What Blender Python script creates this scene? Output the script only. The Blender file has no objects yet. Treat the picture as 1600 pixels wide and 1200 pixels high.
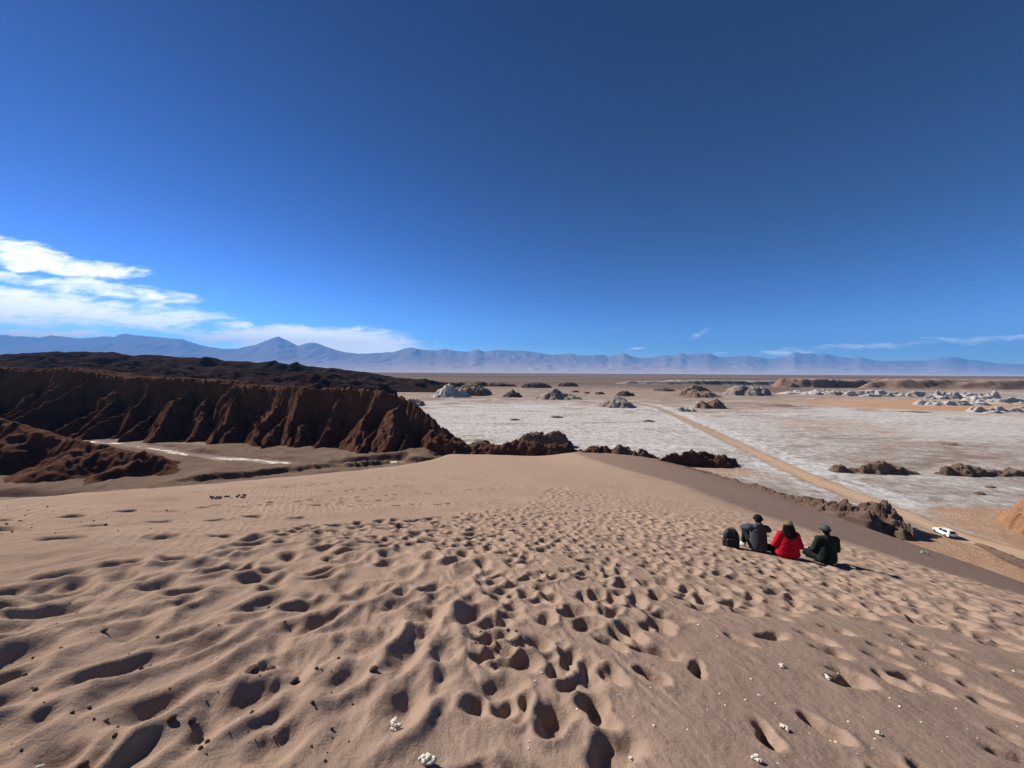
import bpy, bmesh, math, random
import numpy as np
from mathutils import Vector, Matrix

random.seed(7)
scene = bpy.context.scene
COL = scene.collection
R = math.radians

# ------------------------------------------------------------------ camera
# world: plain at z = 0, metres, +Y is the viewing direction
EYE = np.array([0.0, 0.0, 30.0])
F = 601.0 / 1600.0
PITCH, ROLL = R(1.81), R(0.29)
cam = bpy.data.cameras.new('camera')
cam.sensor_width = 36.0
cam.lens = 36.0 * F
cam.clip_start = 0.05
cam.clip_end = 300000.0
cam_ob = bpy.data.objects.new('camera', cam)
COL.objects.link(cam_ob)
CM = Matrix.Rotation(math.pi / 2 - PITCH, 4, 'X') @ Matrix.Rotation(ROLL, 4, 'Z')
cam_ob.matrix_world = Matrix.Translation(Vector(EYE)) @ CM
scene.camera = cam_ob

def ray(px, py):
    """direction (dx/dy, dz/dy) of a pixel of the 1600x1200 photograph"""
    d = CM.to_3x3() @ Vector(((px - 800) / 601.0, (600 - py) / 601.0, -1.0))
    return d.x / d.y, d.z / d.y

def ground_at(px, py, z=0.0):
    u, v = ray(px, py)
    y = (z - EYE[2]) / v
    return u * y, y

def height_at(px, py, y):
    """height of the point seen at a pixel, at depth y"""
    u, v = ray(px, py)
    return EYE[2] + v * y

# ------------------------------------------------------------------ light
SUN_AZ, SUN_EL = R(58), R(35)           # to the left of the view direction
sun_vec = Vector((-math.sin(SUN_AZ) * math.cos(SUN_EL), math.cos(SUN_AZ) * math.cos(SUN_EL), math.sin(SUN_EL)))
sun = bpy.data.lights.new('sun', 'SUN')
sun.energy = 4.6
sun.angle = R(0.53)
sun.color = (1.0, 0.95, 0.88)
sun_ob = bpy.data.objects.new('sun', sun)
sun_ob.rotation_euler = (-sun_vec).to_track_quat('-Z', 'Y').to_euler()
sun_ob.location = (-60, 30, 90)
COL.objects.link(sun_ob)

scene.view_settings.view_transform = 'Standard'
scene.view_settings.look = 'None'
scene.view_settings.exposure = 0.92
scene.view_settings.gamma = 1.0
scene.view_settings.use_curve_mapping = False
scene.cycles.use_denoising = True
scene.cycles.max_bounces = 6
scene.cycles.volume_bounces = 0

class NT:
    """small helper to wire shader nodes"""
    def __init__(self, tree):
        self.t = tree
        self.n = tree.nodes
        self.l = tree.links
    def new(self, kind, **kw):
        nd = self.n.new(kind)
        for k, v in kw.items():
            setattr(nd, k, v)
        return nd
    def put(self, sock, v):
        if isinstance(v, bpy.types.NodeSocket):
            self.l.new(v, sock)
        else:
            sock.default_value = v
    def m(self, op, a, b=0.0, c=None, clamp=False):
        nd = self.new('ShaderNodeMath', operation=op, use_clamp=clamp)
        self.put(nd.inputs[0], a)
        self.put(nd.inputs[1], b)
        if c is not None:
            self.put(nd.inputs[2], c)
        return nd.outputs[0]
    def step(self, x, a, b):
        nd = self.new('ShaderNodeMapRange', interpolation_type='SMOOTHSTEP')
        self.put(nd.inputs[0], x)
        self.put(nd.inputs[1], a)
        self.put(nd.inputs[2], b)
        return nd.outputs[0]
    def mix(self, f, a, b):
        nd = self.new('ShaderNodeMix', data_type='RGBA')
        self.put(nd.inputs[0], f)
        for i, v in ((6, a), (7, b)):
            if isinstance(v, tuple) and len(v) == 3:
                v = v + (1.0,)
            self.put(nd.inputs[i], v)
        return nd.outputs[2]
    def noise(self, vec, scale, detail=4.0, rough=0.55, dist=0.0):
        nd = self.new('ShaderNodeTexNoise')
        self.put(nd.inputs['Vector'], vec)
        nd.inputs['Scale'].default_value = scale
        nd.inputs['Detail'].default_value = detail
        nd.inputs['Roughness'].default_value = rough
        nd.inputs['Distortion'].default_value = dist
        return nd.outputs['Fac']
    def scale(self, vec, s):
        nd = self.new('ShaderNodeVectorMath', operation='MULTIPLY')
        self.put(nd.inputs[0], vec)
        nd.inputs[1].default_value = s
        return nd.outputs[0]

# ------------------------------------------------------------------ sky
world = bpy.data.worlds.new('World')
scene.world = world
world.use_nodes = True
w = NT(world.node_tree)
w.n.clear()
sky = w.new('ShaderNodeTexSky', sky_type='NISHITA')
sky.sun_disc = False
sky.sun_elevation = SUN_EL
sky.sun_rotation = -SUN_AZ
sky.altitude = 4200
sky.air_density = 1.0
sky.dust_density = 0.35
sky.ozone_density = 3.0
tc = w.new('ShaderNodeTexCoord').outputs['Generated']
sep = w.new('ShaderNodeSeparateXYZ')
w.l.new(tc, sep.inputs[0])
ysafe = w.m('MAXIMUM', sep.outputs[1], 0.02)
U = w.m('DIVIDE', sep.outputs[0], ysafe)
V = w.m('DIVIDE', sep.outputs[2], ysafe)
comb = w.new('ShaderNodeCombineXYZ')
w.put(comb.inputs[0], U); w.put(comb.inputs[1], V)
uv = comb.outputs[0]
n_big = w.noise(w.scale(uv, (5.0, 26.0, 1.0)), 1.0, 6.0, 0.6, 0.6)
n_fine = w.noise(w.scale(uv, (16.0, 60.0, 1.0)), 1.0, 5.0, 0.62, 0.9)
n_warp = w.noise(w.scale(uv, (7.0, 9.0, 1.0)), 1.0, 3.0, 0.5)
Uw = U
Vw = w.m('ADD', V, w.m('MULTIPLY', w.m('SUBTRACT', n_warp, 0.5), 0.035))
cloud = None
# centre px, half length px, half thickness px, tilt (dv/du), strength
for (cx, cy, rx, ry, tilt, amp) in [
        (-20, 382, 150, 20, -0.16, 0.80), (90, 414, 150, 17, -0.10, 1.0), (120, 448, 240, 16, -0.10, 0.95),
        (20, 478, 330, 30, -0.07, 1.25), (-260, 440, 260, 60, -0.05, 1.1), (-600, 420, 300, 70, 0.0, 1.0),
        (70, 522, 120, 7, 0.0, 1.5), (372, 510, 50, 9, 0.0, 1.0), (385, 528, 60, 9, 0.0, 1.0),
        (490, 531, 165, 19, -0.05, 1.7), (1092, 520, 34, 8, 0.35, 0.55), (1000, 546, 34, 3, 0.1, 0.5),
        (1400, 537, 320, 9, 0.055, 0.5), (1230, 550, 150, 8, 0.03, 0.45),
        (340, 452, 40, 8, -0.1, 0.5)]:
    u0, v0 = ray(cx, cy)
    du = w.m('SUBTRACT', Uw, u0)
    dv = w.m('SUBTRACT', w.m('SUBTRACT', Vw, v0), w.m('MULTIPLY', du, tilt))
    a = w.m('MULTIPLY', du, 601.0 / rx)
    b = w.m('MULTIPLY', dv, 601.0 / ry)
    q = w.m('SUBTRACT', 1.0, w.m('ADD', w.m('MULTIPLY', a, a), w.m('MULTIPLY', b, b)))
    q = w.m('SUBTRACT', w.m('MAXIMUM', q, -1.5), 1.0 - amp)
    cloud = q if cloud is None else w.m('MAXIMUM', cloud, q)
dens = w.m('ADD', cloud, w.m('ADD', w.m('MULTIPLY', w.m('SUBTRACT', n_big, 0.52), 3.0),
                             w.m('MULTIPLY', w.m('SUBTRACT', n_fine, 0.5), 1.8)))
dens = w.m('MULTIPLY', w.step(dens, -0.12, 1.2), w.step(cloud, -0.9, 0.25))
dens = w.m('MULTIPLY', dens, w.step(sep.outputs[1], 0.02, 0.2))
deep = w.new('ShaderNodeGamma')                     # thin dry air: deeper, more saturated blue
w.l.new(sky.outputs[0], deep.inputs[0])
deep.inputs[1].default_value = 2.4
skycol = w.new('ShaderNodeMix', data_type='RGBA', blend_type='MULTIPLY')
skycol.inputs[0].default_value = 1.0
w.l.new(deep.outputs[0], skycol.inputs[6])
skycol.inputs[7].default_value = (0.150, 0.126, 0.094, 1.0)
final = w.mix(w.m('MULTIPLY', dens, 0.95), skycol.outputs[2], (20.0, 19.6, 18.6))
bg = w.new('ShaderNodeBackground')
bg.inputs['Strength'].default_value = 0.06
w.l.new(final, bg.inputs['Color'])
wout = w.new('ShaderNodeOutputWorld')
w.l.new(bg.outputs[0], wout.inputs[0])

# ------------------------------------------------------------------ helpers
def tag(o, label=None, cat=None, group=None, kind=None):
    if label: o['label'] = label
    if cat: o['category'] = cat
    if group: o['group'] = group
    if kind: o['kind'] = kind
    return o

def empty(name, loc=(0, 0, 0), rz=0.0):
    o = bpy.data.objects.new(name, None)
    o.location = loc
    o.rotation_euler = (0, 0, rz)
    o.empty_display_size = 0.2
    COL.objects.link(o)
    return o

def link(name, me, mat=None, parent=None):
    o = bpy.data.objects.new(name, me)
    if mat is not None:
        me.materials.append(mat)
    if parent is not None:
        o.parent = parent
    COL.objects.link(o)
    return o

def grid_mesh(name, X, Y, Z, attrs=None, smooth=True, flip=False):
    r, c = X.shape
    co = np.stack([X, Y, Z], -1).reshape(-1, 3).astype(np.float32)
    i = np.arange(r * c, dtype=np.int32).reshape(r, c)
    q = np.stack([i[:-1, :-1], i[:-1, 1:], i[1:, 1:], i[1:, :-1]], -1).reshape(-1, 4)
    if flip:
        q = q[:, ::-1]
    me = bpy.data.meshes.new(name)
    me.vertices.add(len(co))
    me.vertices.foreach_set('co', co.ravel())
    me.loops.add(q.size)
    me.loops.foreach_set('vertex_index', np.ascontiguousarray(q).ravel())
    me.polygons.add(len(q))
    me.polygons.foreach_set('loop_start', np.arange(0, q.size, 4, dtype=np.int32))
    me.polygons.foreach_set('use_smooth', np.full(len(q), smooth))
    for k, v in (attrs or {}).items():
        a = me.attributes.new(k, 'FLOAT', 'POINT')
        a.data.foreach_set('value', v.ravel().astype(np.float32))
    me.update(calc_edges=True)
    return me

def _hash(ix, iy, seed):
    n = (ix.astype(np.int64) * 374761393 + iy.astype(np.int64) * 668265263 + seed * 974634777) & 0xffffffff
    n = ((n ^ (n >> 13)) * 1274126177) & 0xffffffff
    n = ((n ^ (n >> 16)) * 2246822519) & 0xffffffff
    return (n ^ (n >> 15)) & 0xffff

def pnoise(x, y, seed=0):
    """gradient noise, about -1..1"""
    x = np.asarray(x, dtype=np.float64); y = np.asarray(y, dtype=np.float64)
    x0 = np.floor(x); y0 = np.floor(y)
    fx = x - x0; fy = y - y0
    x0 = x0.astype(np.int64); y0 = y0.astype(np.int64)
    def g(ix, iy, dx, dy):
        a = _hash(ix, iy, seed) * (2 * math.pi / 65536.0)
        return np.cos(a) * dx + np.sin(a) * dy
    ux = fx * fx * fx * (fx * (fx * 6 - 15) + 10)
    uy = fy * fy * fy * (fy * (fy * 6 - 15) + 10)
    a = g(x0, y0, fx, fy); b = g(x0 + 1, y0, fx - 1, fy)
    c = g(x0, y0 + 1, fx, fy - 1); d = g(x0 + 1, y0 + 1, fx - 1, fy - 1)
    return 1.45 * ((a + (b - a) * ux) + ((c + (d - c) * ux) - (a + (b - a) * ux)) * uy)

def fbm(x, y, seed=0, oct=5, gain=0.5, lac=2.03):
    s = 0.0; amp = 1.0
    for k in range(oct):
        s = s + amp * pnoise(x, y, seed + k * 17)
        x = x * lac + 3.1; y = y * lac - 1.7; amp *= gain
    return s

def ridged(x, y, seed=0, oct=4, gain=0.5, soft=0.03):
    s = 0.0; amp = 1.0; tot = 0.0
    for k in range(oct):
        s = s + amp * (1.0 - np.sqrt(pnoise(x, y, seed + k * 31) ** 2 + soft * soft) * 1.6)
        tot += amp
        x = x * 2.07 + 5.3; y = y * 2.07 + 1.9; amp *= gain
    return s / tot

def billow(x, y, seed=0, oct=4, gain=0.55):
    s = 0.0; amp = 1.0; tot = 0.0
    for k in range(oct):
        s = s + amp * np.minimum(np.abs(pnoise(x, y, seed + k * 29)) * 1.7, 1.0)
        tot += amp
        x = x * 2.1 + 4.3; y = y * 2.1 - 2.9; amp *= gain
    return s / tot

def sstep(x, a, b):
    t = np.clip((x - a) / (b - a), 0, 1)
    return t * t * (3 - 2 * t)

def softplus(x, k):
    z = np.clip(x / k, -40, 40)
    return k * np.log1p(np.exp(z))

# ------------------------------------------------------------------ materials
def new_mat(name):
    m = bpy.data.materials.new(name)
    m.use_nodes = True
    t = NT(m.node_tree)
    b = m.node_tree.nodes['Principled BSDF']
    b.inputs['Roughness'].default_value = 0.9
    b.inputs['Specular IOR Level'].default_value = 0.0
    return m, t, b

def bump(t, b, height, strength, dist):
    nd = t.new('ShaderNodeBump')
    nd.inputs['Strength'].default_value = strength
    nd.inputs['Distance'].default_value = dist
    t.put(nd.inputs['Height'], height)
    t.l.new(nd.outputs[0], b.inputs['Normal'])

def wpos(t):
    return t.new('ShaderNodeNewGeometry').outputs['Position']

def attr(t, name):
    return t.new('ShaderNodeAttribute', attribute_name=name).outputs['Fac']

def simple(name, col, rough=0.8, var=0.25, scale=30.0, spec=0.2, bstr=0.0, bdist=0.01, metal=0.0):
    """plain paint, cloth or plastic with slight uneven tone"""
    m, t, b = new_mat(name)
    o = t.new('ShaderNodeTexCoord').outputs['Object']
    n = t.noise(o, scale, 4.0, 0.6)
    dark = tuple(c * (1 - var) for c in col); light = tuple(min(1, c * (1 + var)) for c in col)
    t.l.new(t.mix(n, dark, light), b.inputs['Base Color'])
    b.inputs['Roughness'].default_value = rough
    b.inputs['Specular IOR Level'].default_value = spec
    b.inputs['Metallic'].default_value = metal
    if bstr:
        bump(t, b, t.noise(o, scale * 2.5, 5.0, 0.6), bstr, bdist)
    return m

def rock_mat(name, dark, light, dust, scale=1.0, dust_amt=0.5, bdist=0.25):
    """weathered earth and salt rock: mottled tone, bedding streaks, dust on flat tops"""
    m, t, b = new_mat(name)
    p = wpos(t)
    n1 = t.noise(p, 0.12 * scale, 6.0, 0.62, 0.4)
    n2 = t.noise(t.scale(p, (0.5, 0.5, 2.6)), 0.9 * scale, 5.0, 0.65, 0.8)
    n3 = t.noise(p, 3.5 * scale, 6.0, 0.7)
    f = t.m('ADD', t.m('MULTIPLY', n1, 0.5), t.m('ADD', t.m('MULTIPLY', n2, 0.3), t.m('MULTIPLY', n3, 0.35)))
    c = t.mix(t.step(f, 0.38, 0.78), dark, light)
    nz = t.new('ShaderNodeSeparateXYZ')
    t.l.new(t.new('ShaderNodeNewGeometry').outputs['Normal'], nz.inputs[0])
    flat = t.step(t.m('ADD', nz.outputs[2], t.m('MULTIPLY', t.m('SUBTRACT', n3, 0.5), 0.5)), 0.72, 0.98)
    c = t.mix(t.m('MULTIPLY', flat, dust_amt), c, dust)
    t.l.new(c, b.inputs['Base Color'])
    h = t.m('ADD', n3, t.m('MULTIPLY', t.noise(p, 14 * scale, 4.0, 0.7), 0.35))
    bump(t, b, h, 0.9, bdist)
    return m

M_cliff = rock_mat('cliff_rock', (0.078, 0.034, 0.022), (0.165, 0.082, 0.055), (0.20, 0.112, 0.080), 1.0, 0.4, 0.5)
M_brown = rock_mat('brown_rock', (0.13, 0.082, 0.060), (0.30, 0.20, 0.145), (0.36, 0.25, 0.185), 1.3, 0.6, 0.7)
M_dark = rock_mat('dark_rock', (0.070, 0.048, 0.040), (0.15, 0.100, 0.080), (0.19, 0.135, 0.108), 0.5, 0.5, 0.6)
M_hill = rock_mat('dark_hill_rock', (0.022, 0.0135, 0.0115), (0.050, 0.0310, 0.0260), (0.066, 0.0430, 0.0370), 0.25, 0.3, 1.2)
M_grey = rock_mat('grey_salt_rock', (0.15, 0.118, 0.098), (0.33, 0.275, 0.235), (0.42, 0.36, 0.315), 0.8, 0.5, 0.5)
M_pale = rock_mat('pale_salt_rock', (0.27, 0.225, 0.19), (0.58, 0.53, 0.48), (0.66, 0.61, 0.56), 0.8, 0.5, 0.5)
M_orange = rock_mat('orange_rock', (0.24, 0.125, 0.068), (0.47, 0.27, 0.155), (0.50, 0.31, 0.19), 1.0, 0.5, 0.4)
M_mud = rock_mat('dry_mud', (0.090, 0.053, 0.037), (0.20, 0.132, 0.097), (0.26, 0.185, 0.140), 0.9, 0.5, 0.3)

# sand of the dune
M_sand, t, b = new_mat('sand')
p = wpos(t)
n_l = t.noise(p, 0.35, 4.0, 0.6)
n_m = t.noise(p, 3.0, 5.0, 0.6)
n_g = t.noise(p, 130.0, 4.0, 0.8)
base = t.mix(t.step(n_l, 0.3, 0.7), (0.360, 0.250, 0.181), (0.412, 0.291, 0.211))
base = t.mix(t.m('MULTIPLY', t.step(n_m, 0.5, 0.75), 0.35), base, (0.29, 0.205, 0.165))
lag = t.m('MULTIPLY', attr(t, 'lag'), t.m('ADD', 0.62, t.m('MULTIPLY', n_m, 0.6)), clamp=True)
base = t.mix(lag, base, (0.205, 0.142, 0.115))
fresh = t.m('MULTIPLY', attr(t, 'fresh'), t.m('ADD', 0.35, t.m('MULTIPLY', n_m, 0.7)), clamp=True)
base = t.mix(fresh, base, (0.40, 0.285, 0.205))
grain = t.step(n_g, 0.32, 0.72)
base = t.mix(t.m('MULTIPLY', t.m('SUBTRACT', 1.0, grain), 0.5), base, (0.17, 0.115, 0.09))
t.l.new(base, b.inputs['Base Color'])
b.inputs['Roughness'].default_value = 0.95
b.inputs['Specular IOR Level'].default_value = 0.0
wv = t.new('ShaderNodeTexWave', wave_type='BANDS', bands_direction='DIAGONAL')
t.put(wv.inputs['Vector'], t.scale(p, (1.0, 0.55, 0.0)))
wv.inputs['Scale'].default_value = 3.6
wv.inputs['Distortion'].default_value = 7.0
wv.inputs['Detail'].default_value = 3.0
wv.inputs['Detail Scale'].default_value = 1.3
rip = t.m('MULTIPLY', wv.outputs['Fac'], t.m('MULTIPLY', t.step(n_l, 0.42, 0.6), 0.012))
hh = t.m('ADD', rip, t.m('ADD', t.m('MULTIPLY', t.noise(p, 24.0, 6.0, 0.7), 0.020), t.m('MULTIPLY', n_g, 0.0022)))
bump(t, b, hh, 0.8, 1.0)

# the plain: brown earth under broken white salt crust
M_plain, t, b = new_mat('salt_flat')
p = wpos(t)
sp = t.new('ShaderNodeSeparateXYZ'); t.l.new(p, sp.inputs[0])
PX, PY = sp.outputs[0], sp.outputs[1]
pst = t.scale(p, (0.45, 1.0, 1.0))
nA = t.noise(pst, 0.011, 5.0, 0.6, 0.6)
nB = t.noise(pst, 0.065, 6.0, 0.66, 1.2)
nC = t.noise(t.scale(p, (1.0, 0.7, 1.0)), 0.38, 7.0, 0.78, 0.3)
nD = t.noise(p, 3.0, 5.0, 0.7)
salt = t.m('ADD', t.m('MULTIPLY', nA, 0.9), t.m('ADD', t.m('MULTIPLY', nB, 0.75), t.m('MULTIPLY', nC, 0.75)))
salt = t.m('ADD', salt, t.m('MULTIPLY', nD, 0.25))
def blob(cx, cy, rx, ry, soft=0.8):
    a = t.m('DIVIDE', t.m('SUBTRACT', PX, cx), rx)
    c = t.m('DIVIDE', t.m('SUBTRACT', PY, cy), ry)
    r2 = t.m('SQRT', t.m('ADD', t.m('MULTIPLY', a, a), t.m('MULTIPLY', c, c)))
    r2 = t.m('ADD', r2, t.m('MULTIPLY', t.m('SUBTRACT', nB, 0.5), 1.1))
    return t.m('SUBTRACT', 1.0, t.step(r2, 1.0 - soft * 0.5, 1.0 + soft * 0.5))
def blob_px(x0, x1, y0, y1, soft=0.8):
    xa, ya = ground_at((x0 + x1) / 2, y1); xb, yb = ground_at((x0 + x1) / 2, y0)
    cy = (ya + yb) / 2
    return blob((xa + xb) / 2, cy, (x1 - x0) / 1202.0 * cy, (yb - ya) / 2, soft)
# how much salt lies where
more = t.m('ADD', t.m('MULTIPLY', blob_px(640, 1150, 628, 712), 0.20), t.m('MULTIPLY', blob_px(1260, 1800, 640, 700), 0.16))
more = t.m('ADD', more, t.m('MULTIPLY', blob_px(1180, 1330, 722, 742, 0.5), 0.45))
less = t.m('ADD', t.m('MULTIPLY', blob_px(560, 1260, 592, 622), 0.55), t.m('MULTIPLY', blob(-150, 120, 125, 90), 0.42))
f = t.step(t.m('SUBTRACT', t.m('ADD', salt, more), less), 1.10, 1.52)
nS = t.noise(t.scale(p, (0.30, 1.5, 1.0)), 0.05, 6.0, 0.7, 0.8)
f = t.m('ADD', t.m('MULTIPLY', f, 0.8), t.m('MULTIPLY', t.step(nS, 0.54, 0.66), t.m('ADD', 0.25, t.m('MULTIPLY', more, 2.2))), clamp=True)
f = t.m('ADD', f, t.m('MULTIPLY', attr(t, 'roadside'), t.step(nC, 0.36, 0.56)), clamp=True)
f = t.m('MULTIPLY', f, t.m('SUBTRACT', 1.0, t.step(PY, 560.0, 900.0)))
f = t.m('MULTIPLY', f, t.m('SUBTRACT', 1.0, t.m('MULTIPLY', less, 1.3, clamp=True)))
earth = t.mix(t.step(nB, 0.3, 0.7), (0.25, 0.18, 0.14), (0.40, 0.315, 0.26))
earth = t.mix(t.m('MULTIPLY', t.step(nC, 0.45, 0.7), 0.5), earth, (0.20, 0.145, 0.115))
org = t.m('MAXIMUM', blob_px(1280, 1700, 624, 648), t.m('MAXIMUM', blob_px(1455, 1690, 792, 850, 0.5), blob_px(1385, 1800, 828, 925, 0.5)))
org = t.m('MAXIMUM', org, t.m('MULTIPLY', blob_px(1060, 1190, 728, 745, 0.6), 0.8))
org = t.m('MAXIMUM', org, t.m('MULTIPLY', blob_px(1220, 1390, 655, 680), 0.4))
earth = t.mix(org, earth, t.mix(nC, (0.36, 0.205, 0.12), (0.55, 0.345, 0.215)))
f = t.m('MULTIPLY', f, t.m('SUBTRACT', 1.0, t.m('MULTIPLY', org, 0.8)))
dk = blob_px(990, 1235, 600, 614, 0.4)
earth = t.mix(t.m('MULTIPLY', dk, 0.8), earth, (0.15, 0.10, 0.075))
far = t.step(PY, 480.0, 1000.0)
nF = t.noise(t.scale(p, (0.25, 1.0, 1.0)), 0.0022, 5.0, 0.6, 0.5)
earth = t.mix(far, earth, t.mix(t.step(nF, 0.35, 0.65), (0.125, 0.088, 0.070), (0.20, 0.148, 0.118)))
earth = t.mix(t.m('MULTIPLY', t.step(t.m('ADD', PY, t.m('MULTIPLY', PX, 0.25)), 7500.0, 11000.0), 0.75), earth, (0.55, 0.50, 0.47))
saltc = t.mix(t.step(nC, 0.35, 0.7), (0.42, 0.38, 0.345), (0.80, 0.775, 0.74))
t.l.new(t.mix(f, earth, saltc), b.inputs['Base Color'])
bump(t, b, t.m('ADD', nC, t.m('MULTIPLY', nD, 0.5)), 1.0, 1.0)

# the track
M_road, t, b = new_mat('track_dirt')
p = wpos(t)
s_at = attr(t, 'across')
n1 = t.noise(t.scale(p, (1.0, 0.15, 1.0)), 1.2, 5.0, 0.65)
n2 = t.noise(p, 0.12, 4.0, 0.6)
c = t.mix(n1, (0.36, 0.235, 0.150), (0.54, 0.385, 0.265))
rut = t.m('ABSOLUTE', t.m('SINE', t.m('MULTIPLY', s_at, 9.0)))
c = t.mix(t.m('MULTIPLY', t.step(rut, 0.7, 1.0), 0.4), c, (0.30, 0.20, 0.135))
edge = t.step(t.m('ADD', s_at, t.m('MULTIPLY', t.m('SUBTRACT', n2, 0.5), 0.5)), 0.62, 0.78)
c = t.mix(t.m('MULTIPLY', edge, 0.6), c, t.mix(n1, (0.45, 0.39, 0.33), (0.72, 0.68, 0.63)))
edge2 = t.step(t.m('MULTIPLY', t.m('ADD', s_at, t.m('MULTIPLY', t.m('SUBTRACT', n2, 0.5), 0.7)), -1.0), 0.80, 0.95)
c = t.mix(t.m('MULTIPLY', edge2, 0.8), c, (0.58, 0.51, 0.45))
t.l.new(c, b.inputs['Base Color'])
bump(t, b, n1, 0.5, 0.1)
n3 = t.noise(t.scale(p, (1.0, 0.25, 1.0)), 0.5, 5.0, 0.65)
vis = t.step(t.m('SUBTRACT', t.m('ADD', 1.0, t.m('MULTIPLY', t.m('SUBTRACT', n3, 0.5), 1.4)), t.m('ABSOLUTE', s_at)), 0.0, 0.75)
spR = t.new('ShaderNodeSeparateXYZ'); t.l.new(p, spR.inputs[0])
vis = t.m('MULTIPLY', vis, t.m('SUBTRACT', 1.0, t.m('MULTIPLY', t.step(spR.outputs[1], 110.0, 330.0), 0.6)))
t.l.new(t.m('MULTIPLY', vis, 0.97), b.inputs['Alpha'])

# distant mountains
M_mount, t, b = new_mat('mountain_slope')
p = wpos(t)
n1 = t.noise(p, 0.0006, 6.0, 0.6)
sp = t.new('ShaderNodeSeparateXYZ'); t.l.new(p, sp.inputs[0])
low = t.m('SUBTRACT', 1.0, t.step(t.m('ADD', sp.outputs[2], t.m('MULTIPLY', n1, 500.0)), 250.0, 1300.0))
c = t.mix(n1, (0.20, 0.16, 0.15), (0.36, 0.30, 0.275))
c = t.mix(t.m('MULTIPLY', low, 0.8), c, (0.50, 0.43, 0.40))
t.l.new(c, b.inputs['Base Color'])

# ------------------------------------------------------------------ dune
def dune_base(x, y):
    """smooth dune surface, height above the plain"""
    yy = np.maximum(y, -6.0)
    c = 0.085 + 0.150 * np.exp(-(np.maximum(x, 0) / 40.0) ** 2)
    fwd = c * np.where(yy < 0, yy, yy - 0.0009 * np.minimum(yy, 300) ** 2)
    xp = np.maximum(x, 0)
    g = np.where(xp < 8, 0.06 * xp + 0.006 * xp ** 2, 0.864 + 0.156 * (xp - 8))
    xc = 11.0 + 0.2 * np.clip(yy, 0, 50)
    g = g + 0.24 * softplus(x - xc, 1.2 + 0.02 * np.clip(yy, 0, 60))
    g = g + 0.09 * np.minimum(x, 0) / (1 + np.maximum(yy, 0) / 60.0)
    xl = -11.5 - 0.08 * np.maximum(yy, 0)
    g = g + 0.50 * softplus(xl - x, 1.0)
    return 28.35 - fwd - g

def dune_hit(px, py):
    """where the line of sight of a pixel meets the smooth dune"""
    u, v = ray(px, py)
    ys = np.geomspace(0.8, 260, 6000)
    h = dune_base(u * ys, ys) - (30 + v * ys)
    k = int(np.argmax(h > 0)) if (h > 0).any() else len(ys) - 1
    return float(u * ys[k]), float(ys[k])

POLE_Y = -2.5
th_mid = np.linspace(R(-57), R(57), 780)
th = np.concatenate([np.linspace(R(-86), R(-57), 60)[:-1], th_mid, np.linspace(R(57), R(86), 60)[1:]])
rr = np.concatenate([np.geomspace(2.0, 26, 690)[:-1], np.geomspace(26, 230, 140)])
RR, TH = np.meshgrid(rr, th, indexing='ij')
DX = RR * np.sin(TH); DY = RR * np.cos(TH) + POLE_Y
DB = dune_base(DX, DY)
near = np.clip(1.0 - RR / 60.0, 0, 1)
disp = 0.022 * fbm(DX * 0.8, DY * 0.5, 3, 4) * (0.3 + near)
disp += 0.05 * fbm(DX * 0.16, DY * 0.12, 9, 3)
fresh = np.zeros_like(disp)

def inside(poly, x, y):
    ok = False
    for k in range(len(poly)):
        (x1, y1), (x2, y2) = poly[k], poly[k - 1]
        if (y1 > y) != (y2 > y) and x < (x2 - x1) * (y - y1) / (y2 - y1) + x1:
            ok = not ok
    return ok

def stamp(x, y, ang, a, bb, depth, rim, wall=0.5, erase=0.85, fr=0.5, rw=0.24, waist=0.28):
    """one footprint: pit with steep walls, pushed-up rim, loose sand around it"""
    dx, dy = x, y - POLE_Y
    rho = math.hypot(dx, dy); tt = math.atan2(dx, dy)
    half = max(a, bb) * 2.0
    i0, i1 = np.searchsorted(rr, [rho - half, rho + half])
    j0, j1 = np.searchsorted(th, [tt - half / rho, tt + half / rho])
    if i1 - i0 < 2 or j1 - j0 < 2:
        return
    sl = (slice(i0, i1), slice(j0, j1))
    ex = DX[sl] - x; ey = DY[sl] - y
    p = ex * math.sin(ang) + ey * math.cos(ang)
    q = ex * math.cos(ang) - ey * math.sin(ang)
    phi = np.arctan2(q / bb, p / a)
    k1, k2, k3 = random.random() * 6.28, random.random() * 6.28, random.random() * 6.28
    r = np.sqrt((p / a) ** 2 + (q / (bb * (1.04 - waist * np.exp(-((p / a + 0.15) / 0.34) ** 2) + 0.10 * np.clip(p / a, -1, 1)))) ** 2)
    r = r / (1 + 0.13 * np.sin(2 * phi + k1) + 0.09 * np.sin(3 * phi + k2) + 0.05 * np.sin(5 * phi + k3))
    pit = -depth * (1 - sstep(r, wall, 1.0)) * (1 + 0.35 * np.clip(p / a, -1, 1) * math.cos(k3))
    rimv = rim * np.exp(-((r - 1.18) / rw) ** 2) * (1 + 0.6 * np.cos(phi - k2))
    m = (1 - sstep(r, 0.85, 1.6)) * erase
    disp[sl] = disp[sl] * (1 - m) + pit + rimv
    fm = (1 - sstep(r, 0.9, 1.75)) * fr
    fresh[sl] = np.maximum(fresh[sl], fm)

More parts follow.
